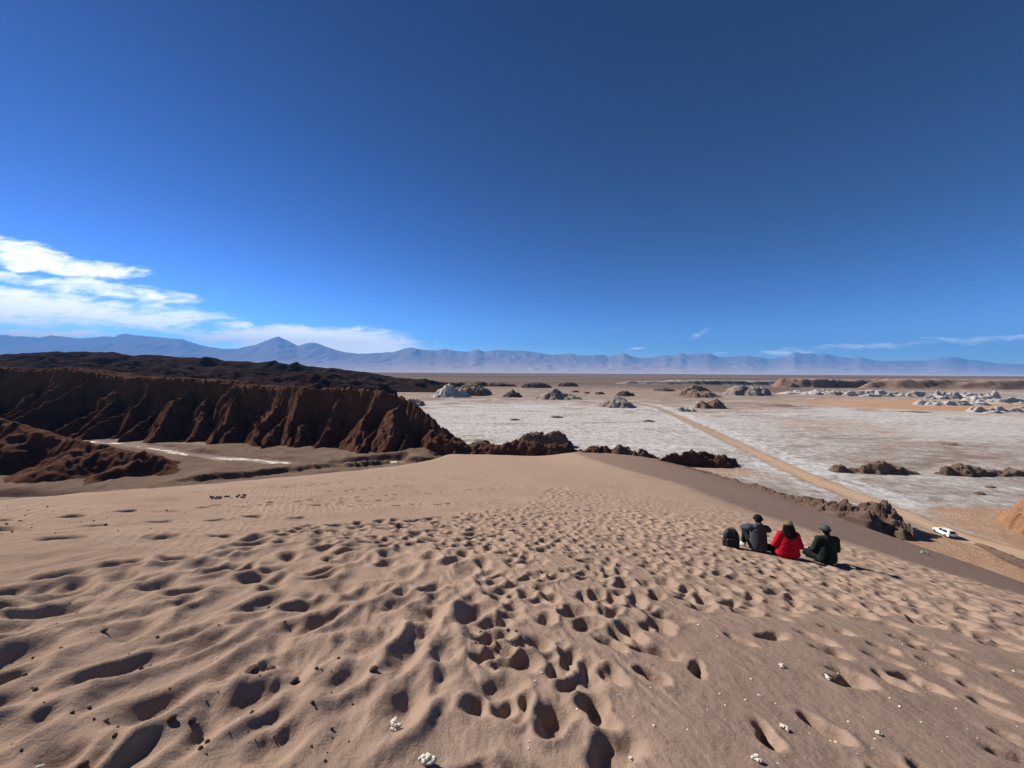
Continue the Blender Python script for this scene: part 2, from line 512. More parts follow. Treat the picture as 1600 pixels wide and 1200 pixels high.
heavy = [(-4.6, -2), (-4.9, 3), (-4.5, 7.2), (-2.2, 9.5), (0.5, 14), (3.0, 26), (7, 44), (11, 52), (18, 47),
         (13.6, 22), (13.0, 13), (13.5, 7), (10, -1)]
sparse = [(1.0, -1), (0.9, 3.2), (2.2, 4.6), (5.2, 5.0), (9, 4.5), (9, -1)]
centre_s = [(-0.1, -1), (-0.1, 3.2), (1.0, 3.3), (1.0, -1)]
prints = []
for k in range(14000):                                   # crowd of prints over the trodden sand
    y = 58 * random.random() ** 1.25 - 1.0
    x = random.uniform(-5, 19)
    if not inside(heavy, x, y):
        continue
    if inside(sparse, x, y) and random.random() > 0.36:
        continue
    if inside(centre_s, x, y) and random.random() > 0.5:
        continue
    if y > 14 and random.random() > 0.8:
        continue
    left = x < -0.2 and y < 6.5
    if left and random.random() > 0.58:
        continue
    prints.append((x, y, 'old' if left else ('crisp' if inside(sparse, x, y) else 'mid')))
random.shuffle(prints)
prints.sort(key=lambda q: q[2] != 'old')
for (x, y, kind) in prints:
    if kind == 'old':
        stamp(x, y, random.gauss(0.12, 0.28), random.uniform(0.20, 0.36), random.uniform(0.10, 0.16),
              random.uniform(0.035, 0.085), random.uniform(0.012, 0.035), random.uniform(0.05, 0.3), 0.75, 0.15, 0.4, 0.0)
    elif kind == 'mid':
        s = random.uniform(0.85, 1.25)
        stamp(x, y, random.gauss(0.5, 0.7), 0.175 * s, 0.115 * s, random.uniform(0.05, 0.09),
              random.uniform(0.012, 0.03), random.uniform(0.3, 0.6), 0.85, random.uniform(0.2, 0.7))
    else:
        s = random.uniform(0.7, 1.05)
        stamp(x, y, random.gauss(2.5, 0.5), 0.165 * s, 0.09 * s, random.uniform(0.075, 0.125),
              random.uniform(0.008, 0.018), random.uniform(0.55, 0.75), 0.85, random.uniform(0.5, 0.95))

def track(pts, stride=0.62, size=1.0, depth=0.05, wob=0.10):
    """a single line of steps"""
    s = 1
    for (x0, y0), (x1, y1) in zip(pts[:-1], pts[1:]):
        L = math.hypot(x1 - x0, y1 - y0); n = max(1, int(L / stride))
        ang = math.atan2(x1 - x0, y1 - y0)
        for k in range(n):
            f = (k + random.uniform(-0.15, 0.15)) / n
            s = -s
            stamp(x0 + (x1 - x0) * f + s * wob * math.cos(ang) + random.gauss(0, 0.04),
                  y0 + (y1 - y0) * f - s * wob * math.sin(ang) + random.gauss(0, 0.04), ang + random.gauss(0, 0.2),
                  0.18 * size, 0.11 * size, depth * random.uniform(0.7, 1.3), depth * 0.3, 0.35, 0.8, 0.3)

for line in ([(0, 832), (140, 822), (330, 812), (520, 806)], [(20, 815), (200, 800), (420, 789), (640, 778)],
             [(350, 790), (560, 776), (760, 765), (900, 752)], [(520, 768), (640, 758), (760, 745), (860, 735)],
             [(430, 762), (560, 751), (700, 741), (820, 733)], [(640, 750), (740, 749), (850, 748), (960, 752)],
             [(600, 815), (720, 808), (850, 802), (930, 795)], [(430, 735), (560, 733), (700, 731)],
             [(900, 748), (1000, 752), (1100, 770)], [(100, 848), (250, 842), (420, 838)],
             [(500, 790), (650, 788), (800, 786)]):
    track([dune_hit(*q) for q in line], 0.6, 1.15, 0.075)

# loose sand slumps: ease the sharpest edges
for _ in range(1):
    disp[1:-1] = 0.25 * disp[:-2] + 0.5 * disp[1:-1] + 0.25 * disp[2:]
disp[:, 1:-1] = 0.25 * disp[:, :-2] + 0.5 * disp[:, 1:-1] + 0.25 * disp[:, 2:]
# wheel-smooth slide lines and wind ripples on the far flank
flank = sstep(DX - (11.0 + 0.2 * np.clip(DY, 0, 50)), -0.5, 2.5)
disp = disp * (1 - 0.8 * flank) + flank * (0.04 * fbm(DX * 0.7, DY * 0.4, 21, 4) + 0.022 * fbm(DX * 2.6, DY * 1.8, 23, 3))
disp += near ** 2 * 0.006 * fbm(DX * 7, DY * 5, 33, 3) + 0.004 * near ** 3 * fbm(DX * 22, DY * 16, 35, 2)
# wind crests, lower left
crest = sstep(-DX, -0.4, 1.0) * (1 - sstep(DY, 4.5, 8.0))
disp += crest * 0.045 * (ridged(DX * 1.5 + 0.5 * fbm(DX, DY, 5, 2), DY * 0.62 - DX * 0.25, 41, 2, 0.5, 0.16) - 0.45)
# soft swells on the smooth sand further left
swell = sstep(-DX, 2.5, 5.0) * sstep(DY, 3.0, 6.0)
disp += swell * 0.05 * (ridged(DX * 0.55, DY * 1.3, 51, 2, 0.5, 0.16) - 0.5) * near

disp += np.clip(fresh, 0, 1) * near ** 3 * 0.007 * (billow(DX * 9, DY * 7, 37, 3) - .35)
# seats: level the sand under the people and the pack
def seat(x, y, r):
    m = 1 - sstep(np.hypot(DX - x, DY - y), r * 0.6, r * 1.4)
    disp[...] = disp * (1 - m) + (-0.02) * m

SEATS = {}
for nm, (px, py, r) in {'pack': (1142, 853, 0.3), 'p1': (1185, 861, 0.5), 'p2': (1231, 871, 0.5), 'p3': (1292, 880, 0.5)}.items():
    SEATS[nm] = dune_hit(px, py)
    seat(SEATS[nm][0], SEATS[nm][1] + 0.15, r)

DZ = DB + disp
lagf = 0.5 * sstep(DX + 0.8 * fbm(DX * .4, DY * .4, 91, 3), -0.6, 2.2) * (1 - sstep(DY, 6.0, 13.0)) + 0.25 * (1 - sstep(DY, 3.0, 6.0))
lagf = np.clip(np.maximum(lagf, 0.85 * flank), 0, 1)
# let the sheet dive under the plain where it ends
DZ = np.maximum(DZ, -3.0)

def dune_z(x, y):
    rho = math.hypot(x, y - POLE_Y); tt = math.atan2(x, y - POLE_Y)
    i = min(len(rr) - 2, max(0, int(np.searchsorted(rr, rho)) - 1)); j = min(len(th) - 2, max(0, int(np.searchsorted(th, tt)) - 1))
    a = (rho - rr[i]) / (rr[i + 1] - rr[i]); c = (tt - th[j]) / (th[j + 1] - th[j])
    return float((DZ[i, j] * (1 - a) + DZ[i + 1, j] * a) * (1 - c) + (DZ[i, j + 1] * (1 - a) + DZ[i + 1, j + 1] * a) * c)

tag(link('dune', grid_mesh('dune', DX, DY, DZ, {'fresh': fresh, 'lag': lagf}, True, True), M_sand), kind='structure')

# ------------------------------------------------------------------ plain
pr = np.concatenate([np.geomspace(25, 900, 270)[:-1], np.geomspace(900, 26000, 60)])
pt = np.linspace(R(-88), R(88), 420)
PR, PT = np.meshgrid(pr, pt, indexing='ij')
GX = PR * np.sin(PT); GY = PR * np.cos(PT)
amp = np.clip(PR / 400.0, 0.3, 1.0) * np.clip(3000.0 / PR, 0.1, 1)
GZ = amp * (0.35 * fbm(GX * 0.012, GY * 0.03, 61, 4) + 0.22 * fbm(GX * 0.12, GY * 0.2, 63, 3))
road_px = [(1760, 915), (1600, 868), (1525, 846), (1475, 830), (1400, 800), (1340, 776), (1290, 757), (1230, 731), (1170, 703), (1110, 674), (1060, 651), (1025, 636), (985, 628), (900, 623)]
road_c = np.array([ground_at(*q) for q in road_px])
def road_dist(x, y):
    best = np.full(x.shape, 1e9)
    for (ax, ay), (bx, by) in zip(road_c[:-1], road_c[1:]):
        L2 = (bx - ax) ** 2 + (by - ay) ** 2
        k = np.clip(((x - ax) * (bx - ax) + (y - ay) * (by - ay)) / L2, 0, 1)
        best = np.minimum(best, np.hypot(x - ax - k * (bx - ax), y - ay - k * (by - ay)))
    return best
rd = road_dist(GX, GY)
right = GX > np.interp(GY, road_c[:, 1], road_c[:, 0])
rside = np.where(right, 0.75 * np.exp(-((rd - 8.0) / 3.5) ** 2), 0.4 * np.exp(-((rd - 6.0) / 2.0) ** 2)) * sstep(GY, 66, 82)
GZ = GZ * sstep(rd, 6.0, 14.0) - 0.05 * (1 - sstep(rd, 5.0, 8.0))
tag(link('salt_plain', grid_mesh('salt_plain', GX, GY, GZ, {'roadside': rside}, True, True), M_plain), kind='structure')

# the track: a ribbon laid on the plain
def ribbon(name, pts, half, z, mat, n=220, m=9):
    pts = np.array(pts)
    seg = np.concatenate([[0], np.cumsum(np.hypot(*np.diff(pts, axis=0).T))])
    s = np.linspace(0, seg[-1], n)
    x = np.interp(s, seg, pts[:, 0]); y = np.interp(s, seg, pts[:, 1])
    for _ in range(6):
        x[1:-1] = (x[:-2] + 2 * x[1:-1] + x[2:]) / 4; y[1:-1] = (y[:-2] + 2 * y[1:-1] + y[2:]) / 4
    tx = np.gradient(x); ty = np.gradient(y); L = np.hypot(tx, ty)
    q = np.linspace(-1, 1, m)
    wob = 1 + 0.14 * pnoise(s * 0.05, s * 0, 5)
    X = x[:, None] + (ty / L)[:, None] * q[None] * half * wob[:, None]
    Y = y[:, None] - (tx / L)[:, None] * q[None] * half * wob[:, None]
    Z = z - 0.05 * np.abs(q[None]) ** 4 + 0.02 * np.sin(9 * q)[None] + X * 0
    A = np.repeat(q[None], n, 0)
    return tag(link(name, grid_mesh(name, X, Y, Z, {'across': A}), mat), kind='structure')
ribbon('dirt_road', road_c, 5.0, 0.02, M_road)

# ------------------------------------------------------------------ mountains
SIL = [(-900, 540), (-600, 528), (-350, 536), (-160, 524), (0, 522), (12, 522), (17, 524), (50, 525), (60, 526.5), (80, 522.5), (100, 525), (125, 528), (147, 526), (162, 524), (179, 526),
       (185, 522), (196, 519.5), (207, 522), (220, 523), (250, 526), (287, 529.5), (300, 534), (325, 541), (350, 544.5), (370, 544.5), (380, 542),
       (400, 538), (418, 530), (434, 524), (450, 531), (465, 539.5), (480, 535), (495, 535), (505, 539), (520, 545), (540, 550), (560, 552), (575, 552), (615, 549.5),
       (630, 544.5), (642, 542), (657, 545.5), (680, 547.5), (695, 544.5), (712, 548), (732, 549), (746, 545), (757, 549), (780, 546), (800, 547.5),
       (815, 547), (845, 551), (862, 554), (890, 552), (900, 554), (925, 555), (940, 553.5), (950, 556), (975, 551.5), (985, 555.5), (1000, 559), (1020, 558),
       (1037, 555), (1050, 555), (1065, 551), (1075, 554), (1085, 552.5), (1107, 551.5), (1122, 557), (1142, 557.5), (1165, 555), (1190, 558),
       (1200, 561), (1225, 557), (1242, 549), (1252, 551.5), (1267, 551.5), (1277, 553.5), (1287, 551.5), (1310, 556.5), (1330, 559), (1345, 557),
       (1365, 562.5), (1390, 564), (1415, 563), (1450, 563), (1465, 559.5), (1480, 557), (1495, 557), (1510, 561), (1535, 563.5), (1555, 567.5), (1600, 569), (1750, 566), (2000, 572), (2400, 570)]
sil = np.array([ray(*q) for q in SIL])
mu = np.concatenate([np.linspace(-2.6, -1.4, 90)[:-1], np.linspace(-1.4, 1.4, 760), np.linspace(1.4, 2.6, 90)[1:]])
md = np.linspace(0, 1.16, 84)
MU, MD = np.meshgrid(mu, md, indexing='ij')
el = np.interp(mu, sil[:, 0], sil[:, 1]) + 0.0008 * fbm(mu * 60, mu * 0 + 2.0, 71, 4) * 0.6
DC = 31500 + 2200 * pnoise(mu * 2.2, mu * 0, 73) + 900 * pnoise(mu * 9, mu * 0, 74)
Y0 = 13000.0
MY = Y0 + MD * (DC[:, None] - Y0)
MX = MU * MY
HC = (el * DC + 30)[:, None]
# slow alluvial apron below, cones above
apron = np.minimum(0.62 * HC, 1150.0) * np.clip(MD, 0, 1) ** 2.1
top = HC - np.minimum(0.62 * HC, 1150.0)
back = np.abs(MD - 1.0) * (DC[:, None] - Y0)
wid = 2600 + 1200 * pnoise(MX / 5000, MY / 5000, 76)
cone = top * np.exp(-(back / wid) ** 1.15)
spur = (ridged(MX / 1500, MY / 3200, 77, 4) - 0.5) * 420 * np.clip(cone / 900, 0, 1) * np.clip(back / 1500, 0, 1)
fan = 26 * fbm(MX / 900, MY / 4000, 79, 4) * np.clip(MD * 4, 0, 1)
foot = 130 * np.clip(ridged(MX / 2600, MY / 5200, 81, 3) - 0.66, 0, 1) * np.clip(MD * 3 - 0.6, 0, 1)
MZ = apron + cone + spur + fan * (back > 300) + foot * 3 * (back > 500) - 4.0
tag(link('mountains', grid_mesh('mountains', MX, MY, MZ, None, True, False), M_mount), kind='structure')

# ------------------------------------------------------------------ cliff on the left
def spurred_wall(name, base, crest, mat, spurs, res, yfront, yback, back_drop, seed, k=1.0, rough=1.0, side=None):
    """eroded wall: a steep face with sharp buttresses coming forward"""
    bx = np.array(base); cx = np.array(crest)
    x = np.linspace(bx[0, 0], bx[-1, 0], res[0])
    q = np.linspace(0, 1, res[1])
    yb = np.interp(x, bx[:, 0], bx[:, 1]); yc = np.interp(x, cx[:, 0], cx[:, 1]); hc = np.interp(x, cx[:, 0], cx[:, 2])
    hc = hc + rough * (0.8 * fbm(x * 0.09, x * 0, seed, 4))
    Y = (yb - yfront)[:, None] + q[None] * (yc + yback - yb + yfront)[:, None]
    X = np.repeat(x[:, None], res[1], 1)
    HC_ = hc[:, None]; YB = yb[:, None]; YC = yc[:, None]
    wx = X + 3.2 * fbm(X * 0.045, Y * 0.06, seed + 3, 4)
    wy = Y + 2.6 * fbm(X * 0.05 + 9, Y * 0.07, seed + 5, 3)
    t_ = np.clip((wy - (YB + 0.62 * (YC - YB))) / (0.38 * (YC - YB)), 0, 1)
    H = HC_ * t_ ** 0.85
    for (xs, reach, lift, kk, pw, skew) in spurs:
        ybs = np.interp(xs, bx[:, 0], bx[:, 1]); ycs = np.interp(xs, cx[:, 0], cx[:, 1]); hs = np.interp(xs, cx[:, 0], cx[:, 2])
        y0 = ybs + (1 - reach) * (ycs - ybs)
        tt_ = np.clip((wy - y0) / (ycs - y0), 0, 1)
        ridge_h = hs * lift * tt_ ** pw
        d = np.abs(wx - xs - skew * (ycs - wy))
        H = np.maximum(H, np.where(tt_ > 0, ridge_h - kk * (np.sqrt(d * d + 0.12) - 0.3), -1))
    cap = HC_ - back_drop(X) * np.clip(Y - YC, 0, None)
    H = np.where(Y > YC, np.minimum(np.maximum(H, cap), cap), np.minimum(H, HC_))
    face = np.clip(H / 4.0, 0, 1)
    rill = ridged(X * 0.42 + 0.25 * fbm(X * .3, Y * .3, seed + 8, 2), Y * 0.10, seed + 7, 3) - 0.55
    H = H + face * rough * (1.6 * rill + 0.62 * fbm(X * 0.35, Y * 0.35, seed + 11, 5, 0.55)) + 0.25 * rough * fbm(X * 0.2, Y * 0.2, seed + 13, 3)
    if side is not None:
        H = H * side(X)
    H = np.where((q[None] < 1e-6) | (q[None] > 1 - 1e-6), -1.5, H - 0.25)
    H[0, :] = -1.5; H[-1, :] = -1.5
    return link(name, grid_mesh(name, X, Y, H, None, True, True), mat)

def crest_pt(px, py, y):
    u, v = ray(px, py)
    return (u * y, y, 30 + v * y)
cl_base = [(-300, 172), (-235, 168), (-173, 161), (-126, 154), (-99, 147), (-67, 137), (-44, 131), (-32, 128), (-22, 127), (-12, 126)]
cl_crest = [(-330, 205, 33), (-270, 198, 31)] + [crest_pt(*q) for q in
            [(0, 578, 206), (60, 580, 203), (95, 575, 202), (150, 584, 197), (200, 590, 192), (250, 591, 187), (310, 592, 183), (370, 602, 177), (420, 605, 172), (500, 605, 165),
             (560, 607, 161), (600, 611, 157), (625, 616, 154), (650, 632, 150), (672, 648, 146), (690, 664, 143), (715, 682, 140), (745, 702, 137)]]
rs = random.Random(5)
sp_list = []
for xs in (-292, -268, -246, -228, -209, -191, -173, -156, -140, -123, -106, -90, -74, -59, -46, -33, -22):
    sp_list.append((xs + rs.uniform(-5, 5), rs.uniform(.75, 1.25), rs.uniform(.82, 1.0), rs.uniform(.8, 1.35), rs.uniform(.75, 1.5), rs.uniform(-.2, .3)))
    if rs.random() < .6:                    # lower pyramid standing in front of the wall
        sp_list.append((xs + rs.uniform(5, 10), rs.uniform(1.0, 1.1), rs.uniform(.45, .6), rs.uniform(1.1, 1.3), rs.uniform(.6, .8), rs.uniform(-.1, .1)))
    if rs.random() < .7:                    # short buttress high on the face
        sp_list.append((xs + rs.uniform(6, 11), rs.uniform(.5, .7), rs.uniform(.85, .95), rs.uniform(1.1, 1.4), rs.uniform(.8, 1.0), rs.uniform(-.1, .2)))
cliff = spurred_wall('cliff', cl_base, cl_crest, M_cliff, sp_list, (740, 180), 9.0, 26.0,
                     lambda x: 0.06 + 0.75 * sstep(x, -120, -60), 101)
tag(cliff, kind='structure')

# ------------------------------------------------------------------ generic rock mounds
def mound(name, cx, cy, rx, ry, h, mat, seed, style='cone', rot=0.0, res=None, peaks=None, z0=0.0, skew=0.0):
    """free-standing rock: warped outline, gullied flanks, craggy top"""
    n = res or (96, 56)
    a = np.linspace(-1.3, 1.3, n[0]); c = np.linspace(-1.3, 1.3, n[1])
    A, C = np.meshgrid(a, c, indexing='ij')
    lx, ly = A * rx, C * ry
    s = 1.0 / max(h, 0.5)
    wa = A + 0.22 * fbm(A * 1.7 + seed, C * 1.7, seed, 3); wc = C + 0.22 * fbm(A * 1.7, C * 1.7 + seed, seed + 1, 3)
    if peaks is None:
        peaks = [(0.0, 0.0, 1.0, 1.0)]
    H = np.zeros_like(A)
    for (pa, pc, ph, pw) in peaks:
        d = np.hypot((wa - pa) / pw, (wc - pc) / pw)
        if style == 'cone':
            H = np.maximum(H, ph * np.clip(1 - d, 0, 1) ** 0.95)
        elif style == 'crag':
            H = np.maximum(H, ph * np.clip(1 - d ** 1.7, 0, 1) ** 0.7)
        else:                                    # flat-topped
            H = np.maximum(H, ph * sstep(1 - d, 0.0, 0.38))
    env = np.clip(H * 3, 0, 1)
    th_ = np.arctan2(wc, wa + skew)
    if style == 'cone':
        gul = ridged(np.cos(th_) * 2.6 + seed, np.sin(th_) * 2.6, seed + 4, 3) - 0.55
        H = H + env * (0.16 * gul + 0.07 * fbm(lx * s * 2, ly * s * 2, seed + 5, 5, 0.55))
    elif style == 'crag':
        H = H + env * (0.42 * (billow(lx * s * 0.8, ly * s * 0.8, seed + 6, 5, 0.6) - 0.42) + 0.17 * (billow(lx * s * 2.4, ly * s * 2.4, seed + 7, 4, 0.65) - .4))
    else:
        H = H + env * (0.34 * (ridged(lx * s * 0.6, ly * s * 0.6, seed + 6, 5, 0.6) - 0.6))
    edge = sstep(np.maximum(np.abs(A), np.abs(C)), 1.0, 1.28)
    H = (H - 0.03) * (1 - edge) - 0.1 * edge
    Z = z0 + H * h
    Z = np.maximum(Z, z0 - 0.12 * h - 0.5)
    cr, sr = math.cos(rot), math.sin(rot)
    X = lx * cr - ly * sr; Y = lx * sr + ly * cr
    o = link(name, grid_mesh(name, X, Y, Z - z0, None, True, True), mat)
    o.location = (cx, cy, z0)
    return o

def mound_px(name, x0, x1, yb, yt, mat, seed, label, cat='rock mound', style='cone', depth=0.8, group=None, peaks=None, res=None, base='plain', rot=0.0, pad=1.06):
    xm = (x0 + x1) / 2
    z0 = 0.0
    if base == 'plain':
        X, Yf = ground_at(xm, yb)
    else:
        X, Yf = dune_hit(xm, yb)
        z0 = max(0.0, float(dune_base(np.array(X), np.array(Yf))) - 0.3)
    Wd = (x1 - x0) / 601.0 * Yf
    rx = Wd / 2 * pad
    ry = rx * depth
    u, v = ray(xm, yb)
    Yc = Yf + ry * 0.75
    Xc = u * Yc
    h = max(0.4, height_at(xm, yt, Yc) - z0)
    o = mound(name, Xc, Yc, rx, ry, h, mat, seed, style, rot, res, peaks, z0)
    return tag(o, label, cat, group)

# far dark hills behind the cliff
def hill_range(name, pts, y_base, y_crest, mat, seed, res=(420, 70), rough=1.0, xr=None, z_back=None):
    P = np.array([crest_pt(px, py, y_crest) for px, py in pts])
    x = np.linspace(P[0, 0], P[-1, 0], res[0])
    hc = np.interp(x, P[:, 0], P[:, 2])
    q = np.linspace(0, 1.5, res[1])
    X, Q = np.meshgrid(x, q, indexing='ij')
    Y = y_base + Q * (y_crest - y_base)
    HCx = np.repeat(hc[:, None], res[1], 1)
    s = 1.0 / (y_crest - y_base)
    prof = np.where(Q < 1, Q ** 0.8, np.clip(1 - (Q - 1) * 1.2, 0, 1))
    wob = fbm(X * s * 2.2, Y * s * 2.2, seed, 5, 0.55)
    terr = ridged(X * s * 1.3, Y * s * 3.0, seed + 2, 5, 0.55) - 0.55
    Z = HCx * prof + rough * np.clip(prof * 2.5, 0, 1) * (0.10 * wob + 0.20 * terr) * np.mean(np.abs(hc)) * np.where(Q < 1, 1.0 - 0.7 * np.clip((Q - .8) / .2, 0, 1), 0.3)
    Z = Z + rough * (2.6 * (ridged(X * 0.018, Y * 0.075, seed + 4, 5, .62, .05) - .5) + 0.9 * np.clip(ridged(X * 0.07, Y * 0.07, seed + 4, 3) - .5, 0, 1)) * np.clip(prof * 2, 0, 1)
    Z[:, 0] = -2; Z[:, -1] = -2; Z[0, :] = -2; Z[-1, :] = -2
    return tag(link(name, grid_mesh(name, X, Y, Z, None, True, True), mat), kind='structure')

hill_range('hills', [(-420, 556), (-200, 560), (0, 554), (40, 552), (100, 550.5), (150, 549.5), (160, 549), (180, 552), (200, 552.5), (230, 555), (262, 557), (285, 559), (322, 560), (327, 559),
                     (350, 563.5), (390, 565), (400, 566), (425, 565), (430, 562.5), (434, 566), (455, 570), (463, 564.5), (470, 570), (480, 573.5), (520, 575), (550, 580), (580, 584), (620, 589), (680, 597), (720, 601)],
           545, 640, M_hill, 201, (420, 70))
hill_range('hills', [(-420, 574), (0, 572), (60, 575), (130, 573), (200, 577), (260, 574), (330, 580), (380, 576), (420, 583), (480, 580), (520, 585), (545, 590), (575, 596), (610, 604)],
           365, 430, M_hill, 207, (320, 60), 1.3)

# ------------------------------------------------------------------ rocks on the plain
mound_px('rock_mound', 676, 734, 621, 598, M_pale, 301, 'chalky white pointed mound beside a brown mound on the far flat', peaks=[(-.1, 0, 1, 1), (.45, .1, .6, .6)])
mound_px('rock_mound', 708, 768, 618, 599, M_brown, 302, 'brown round-backed mound touching the chalky white mound', style='crag')
mound_px('rock_mound', 786, 816, 621, 608, M_dark, 303, 'small dark pointed mound between the brown mound and the wide grey mound')
mound_px('rock_mound', 836, 906, 625, 605, M_grey, 304, 'wide grey gullied mound with a tail sloping right', peaks=[(-.15, 0, 1, .9), (.5, 0, .5, .6)])
mound_px('rock_mound', 936, 994, 637, 618, M_grey, 305, 'pale grey pyramid mound standing alone left of the dirt road')
mound_px('rock_mound', 964, 990, 619, 611, M_dark, 306, 'little dark rock behind the pale grey pyramid mound', style='crag')
mound_px('rock_mound', 1050, 1124, 621, 601, M_brown, 307, 'tall brown cone mound with a smooth sandy left flank')
mound_px('rock_mound', 1130, 1198, 618, 602, M_grey, 308, 'pale mound with a dark right end, rightmost of the far cones', style='crag', peaks=[(-.1, 0, 1, .9), (.5, 0, .9, .5)])
mound_px('rock_outcrop', 1083, 1136, 639, 624, M_brown, 309, 'low split outcrop, dark on the left and grey on the right, beside the dirt road', 'rock outcrop', 'crag', peaks=[(-.5, 0, .9, .5), (.3, 0, 1, .6)])
mound_px('rock_outcrop', 1056, 1092, 644, 634, M_pale, 310, 'low white rubble patch at the edge of the dirt road', 'rock outcrop', 'crag', peaks=[(-.4, 0, .8, .5), (.3, 0, .6, .5)])
mound_px('rock_mound', 1022, 1052, 611, 606, M_dark, 311, 'tiny low dark mound far behind the pale grey pyramid', style='crag')
mound_px('rock_outcrop', 1300, 1348, 739, 726, M_brown, 312, 'low dark outcrop on the salt flat, left of the peaked one', 'rock outcrop', 'crag', 0.6, peaks=[(-.5, 0, 1, .6), (.3, 0, .5, .6)])
mound_px('rock_outcrop', 1340, 1428, 743, 720, M_brown, 313, 'peaked brown outcrop with a long tail, in the middle of the near salt flat', 'rock outcrop', 'crag', 0.6, peaks=[(-.35, 0, 1, .55), (.2, 0, .6, .7)])
mound_px('rock_outcrop', 1466, 1542, 746, 724, M_brown, 314, 'long craggy brown outcrop at the right on the salt flat', 'rock outcrop', 'crag', 0.6, peaks=[(-.6, 0, .8, .4), (.1, 0, 1, .7)])
mound_px('rock_outcrop', 1530, 1625, 747, 731, M_brown, 315, 'low outcrop cut by the right picture edge on the salt flat', 'rock outcrop', 'crag', 0.5, peaks=[(-.6, 0, .8, .5), (.1, 0, 1, .5), (.6, 0, .7, .4)])
mound_px('rock_mound', 556, 618, 607, 588, M_grey, 316, 'long grey ribbed mound at the foot of the dark hills', style='crag', depth=.6)
mound_px('rock_mound', 600, 668, 608, 591, M_dark, 317, 'dark slate mound right of the grey ribbed mound', style='crag', depth=.6, peaks=[(-.2, 0, 1, .8), (.5, 0, .6, .5)])
mound_px('rock_mound', 625, 664, 634, 623, M_grey, 318, 'small grey mound showing behind the end of the cliff', style='crag')
mound_px('rock_mound', 588, 604, 611, 604, M_dark, 319, 'tiny dark knob in front of the grey ribbed mound', style='crag')
mound_px('rock_mound', 815, 860, 606, 597, M_dark, 320, 'low reddish dark bank far behind the wide grey mound', style='crag', depth=.5)
mound_px('rock_mound', 868, 905, 604, 597, M_brown, 321, 'low brown bank far behind, right of the reddish one', style='crag', depth=.5)
mound_px('rock_mound', 700, 800, 604, 596, M_dark, 322, 'long low dark ridge far behind the brown round-backed mound', style='crag', depth=.35, peaks=[(-.6, 0, .8, .5), (-.1, 0, 1, .5), (.5, 0, .7, .6)])
for k, (x0, x1, yb, yt, lab) in enumerate([
        (930, 945, 616, 612, 'small dark rock, rightmost of three behind the wide grey mound'),
        (912, 922, 615, 612, 'small dark rock, middle of three behind the wide grey mound'),
        (893, 906, 613, 610, 'small dark rock, leftmost of three behind the wide grey mound'),
        (797, 812, 657, 654, 'flat dark rock on the salt crust behind the dune tip'),
        (1005, 1022, 659, 656, 'flat dark rock on the salt crust left of the dirt road'),
        (860, 880, 653, 650, 'low dark rocks on the salt crust in front of the wide grey mound'),
        (1540, 1556, 763, 759, 'small brown rock below the long craggy outcrop, the farther of two'),
        (1524, 1538, 773, 768, 'small brown rock below the long craggy outcrop, the nearer of two'),
        (1190, 1240, 635, 631, 'long low brown rock on the flat right of the split outcrop'),
        (1405, 1450, 645, 642, 'low brown rock on the orange patch before the salt banks'),
        (1470, 1500, 696, 692, 'low brown rock alone on the white streaks of the flat')]):
    mound_px('flat_rock', x0, x1, yb, yt, M_dark if k < 6 else M_brown, 340 + k, lab, 'rock', 'crag', .6, 'small rocks on the flat', res=(40, 30))

# banks and mesas at the right
for (x0, x1, yb, yt, dp, lab) in [
        (1225, 1350, 617, 607.5, .3, 'long low grey-white salt bank left of the white crumbled banks'),
        (1335, 1470, 620, 609.5, .25, 'white crumbled salt bank under the brown mesa'),
        (1450, 1560, 624, 610.5, .3, 'highest white salt bank, right of the crumbled one'),
        (1440, 1545, 634, 625, .3, 'low white salt bank in front of the highest one'),
        (1530, 1690, 632, 620, .3, 'white salt bank behind, at the right picture edge'),
        (1520, 1680, 646, 634, .3, 'nearest rough white salt bank at the right picture edge')]:
    mound_px('salt_bank', x0, x1, yb, yt, M_pale, 361 + int(x0 + yb), lab, 'salt bank', 'crag', dp, res=(170, 50),
             peaks=[(random.uniform(-.9, .9), random.uniform(-.7, .7), random.uniform(.35, 1.0), random.uniform(.14, .30)) for _ in range(16)] + [(-.4, 0, .4, .6), (.4, 0, .45, .6)])
mound_px('mesa', 1345, 1760, 609, 593, M_brown, 371, 'long flat-topped brown mesa at the far right', 'mesa', 'mesa', .35, res=(220, 60), peaks=[(0, 0, 1, 1.0), (-.6, 0, 1, .6), (.6, 0, 1, .6)])
mound_px('mesa', 1215, 1362, 606, 592, M_brown, 372, 'eroded tan mesa with notched edge left of the long brown mesa', 'mesa', 'mesa', .5, res=(180, 60), peaks=[(-.4, 0, 1, .7), (.4, 0, .9, .7)])
mound_px('mesa', 985, 1240, 601, 594, M_grey, 373, 'thin pale scarp line behind the far cones', 'mesa', 'mesa', .2, res=(200, 40), peaks=[(-.6, 0, .7, .6), (0, 0, 1, .7), (.6, 0, .9, .6)])

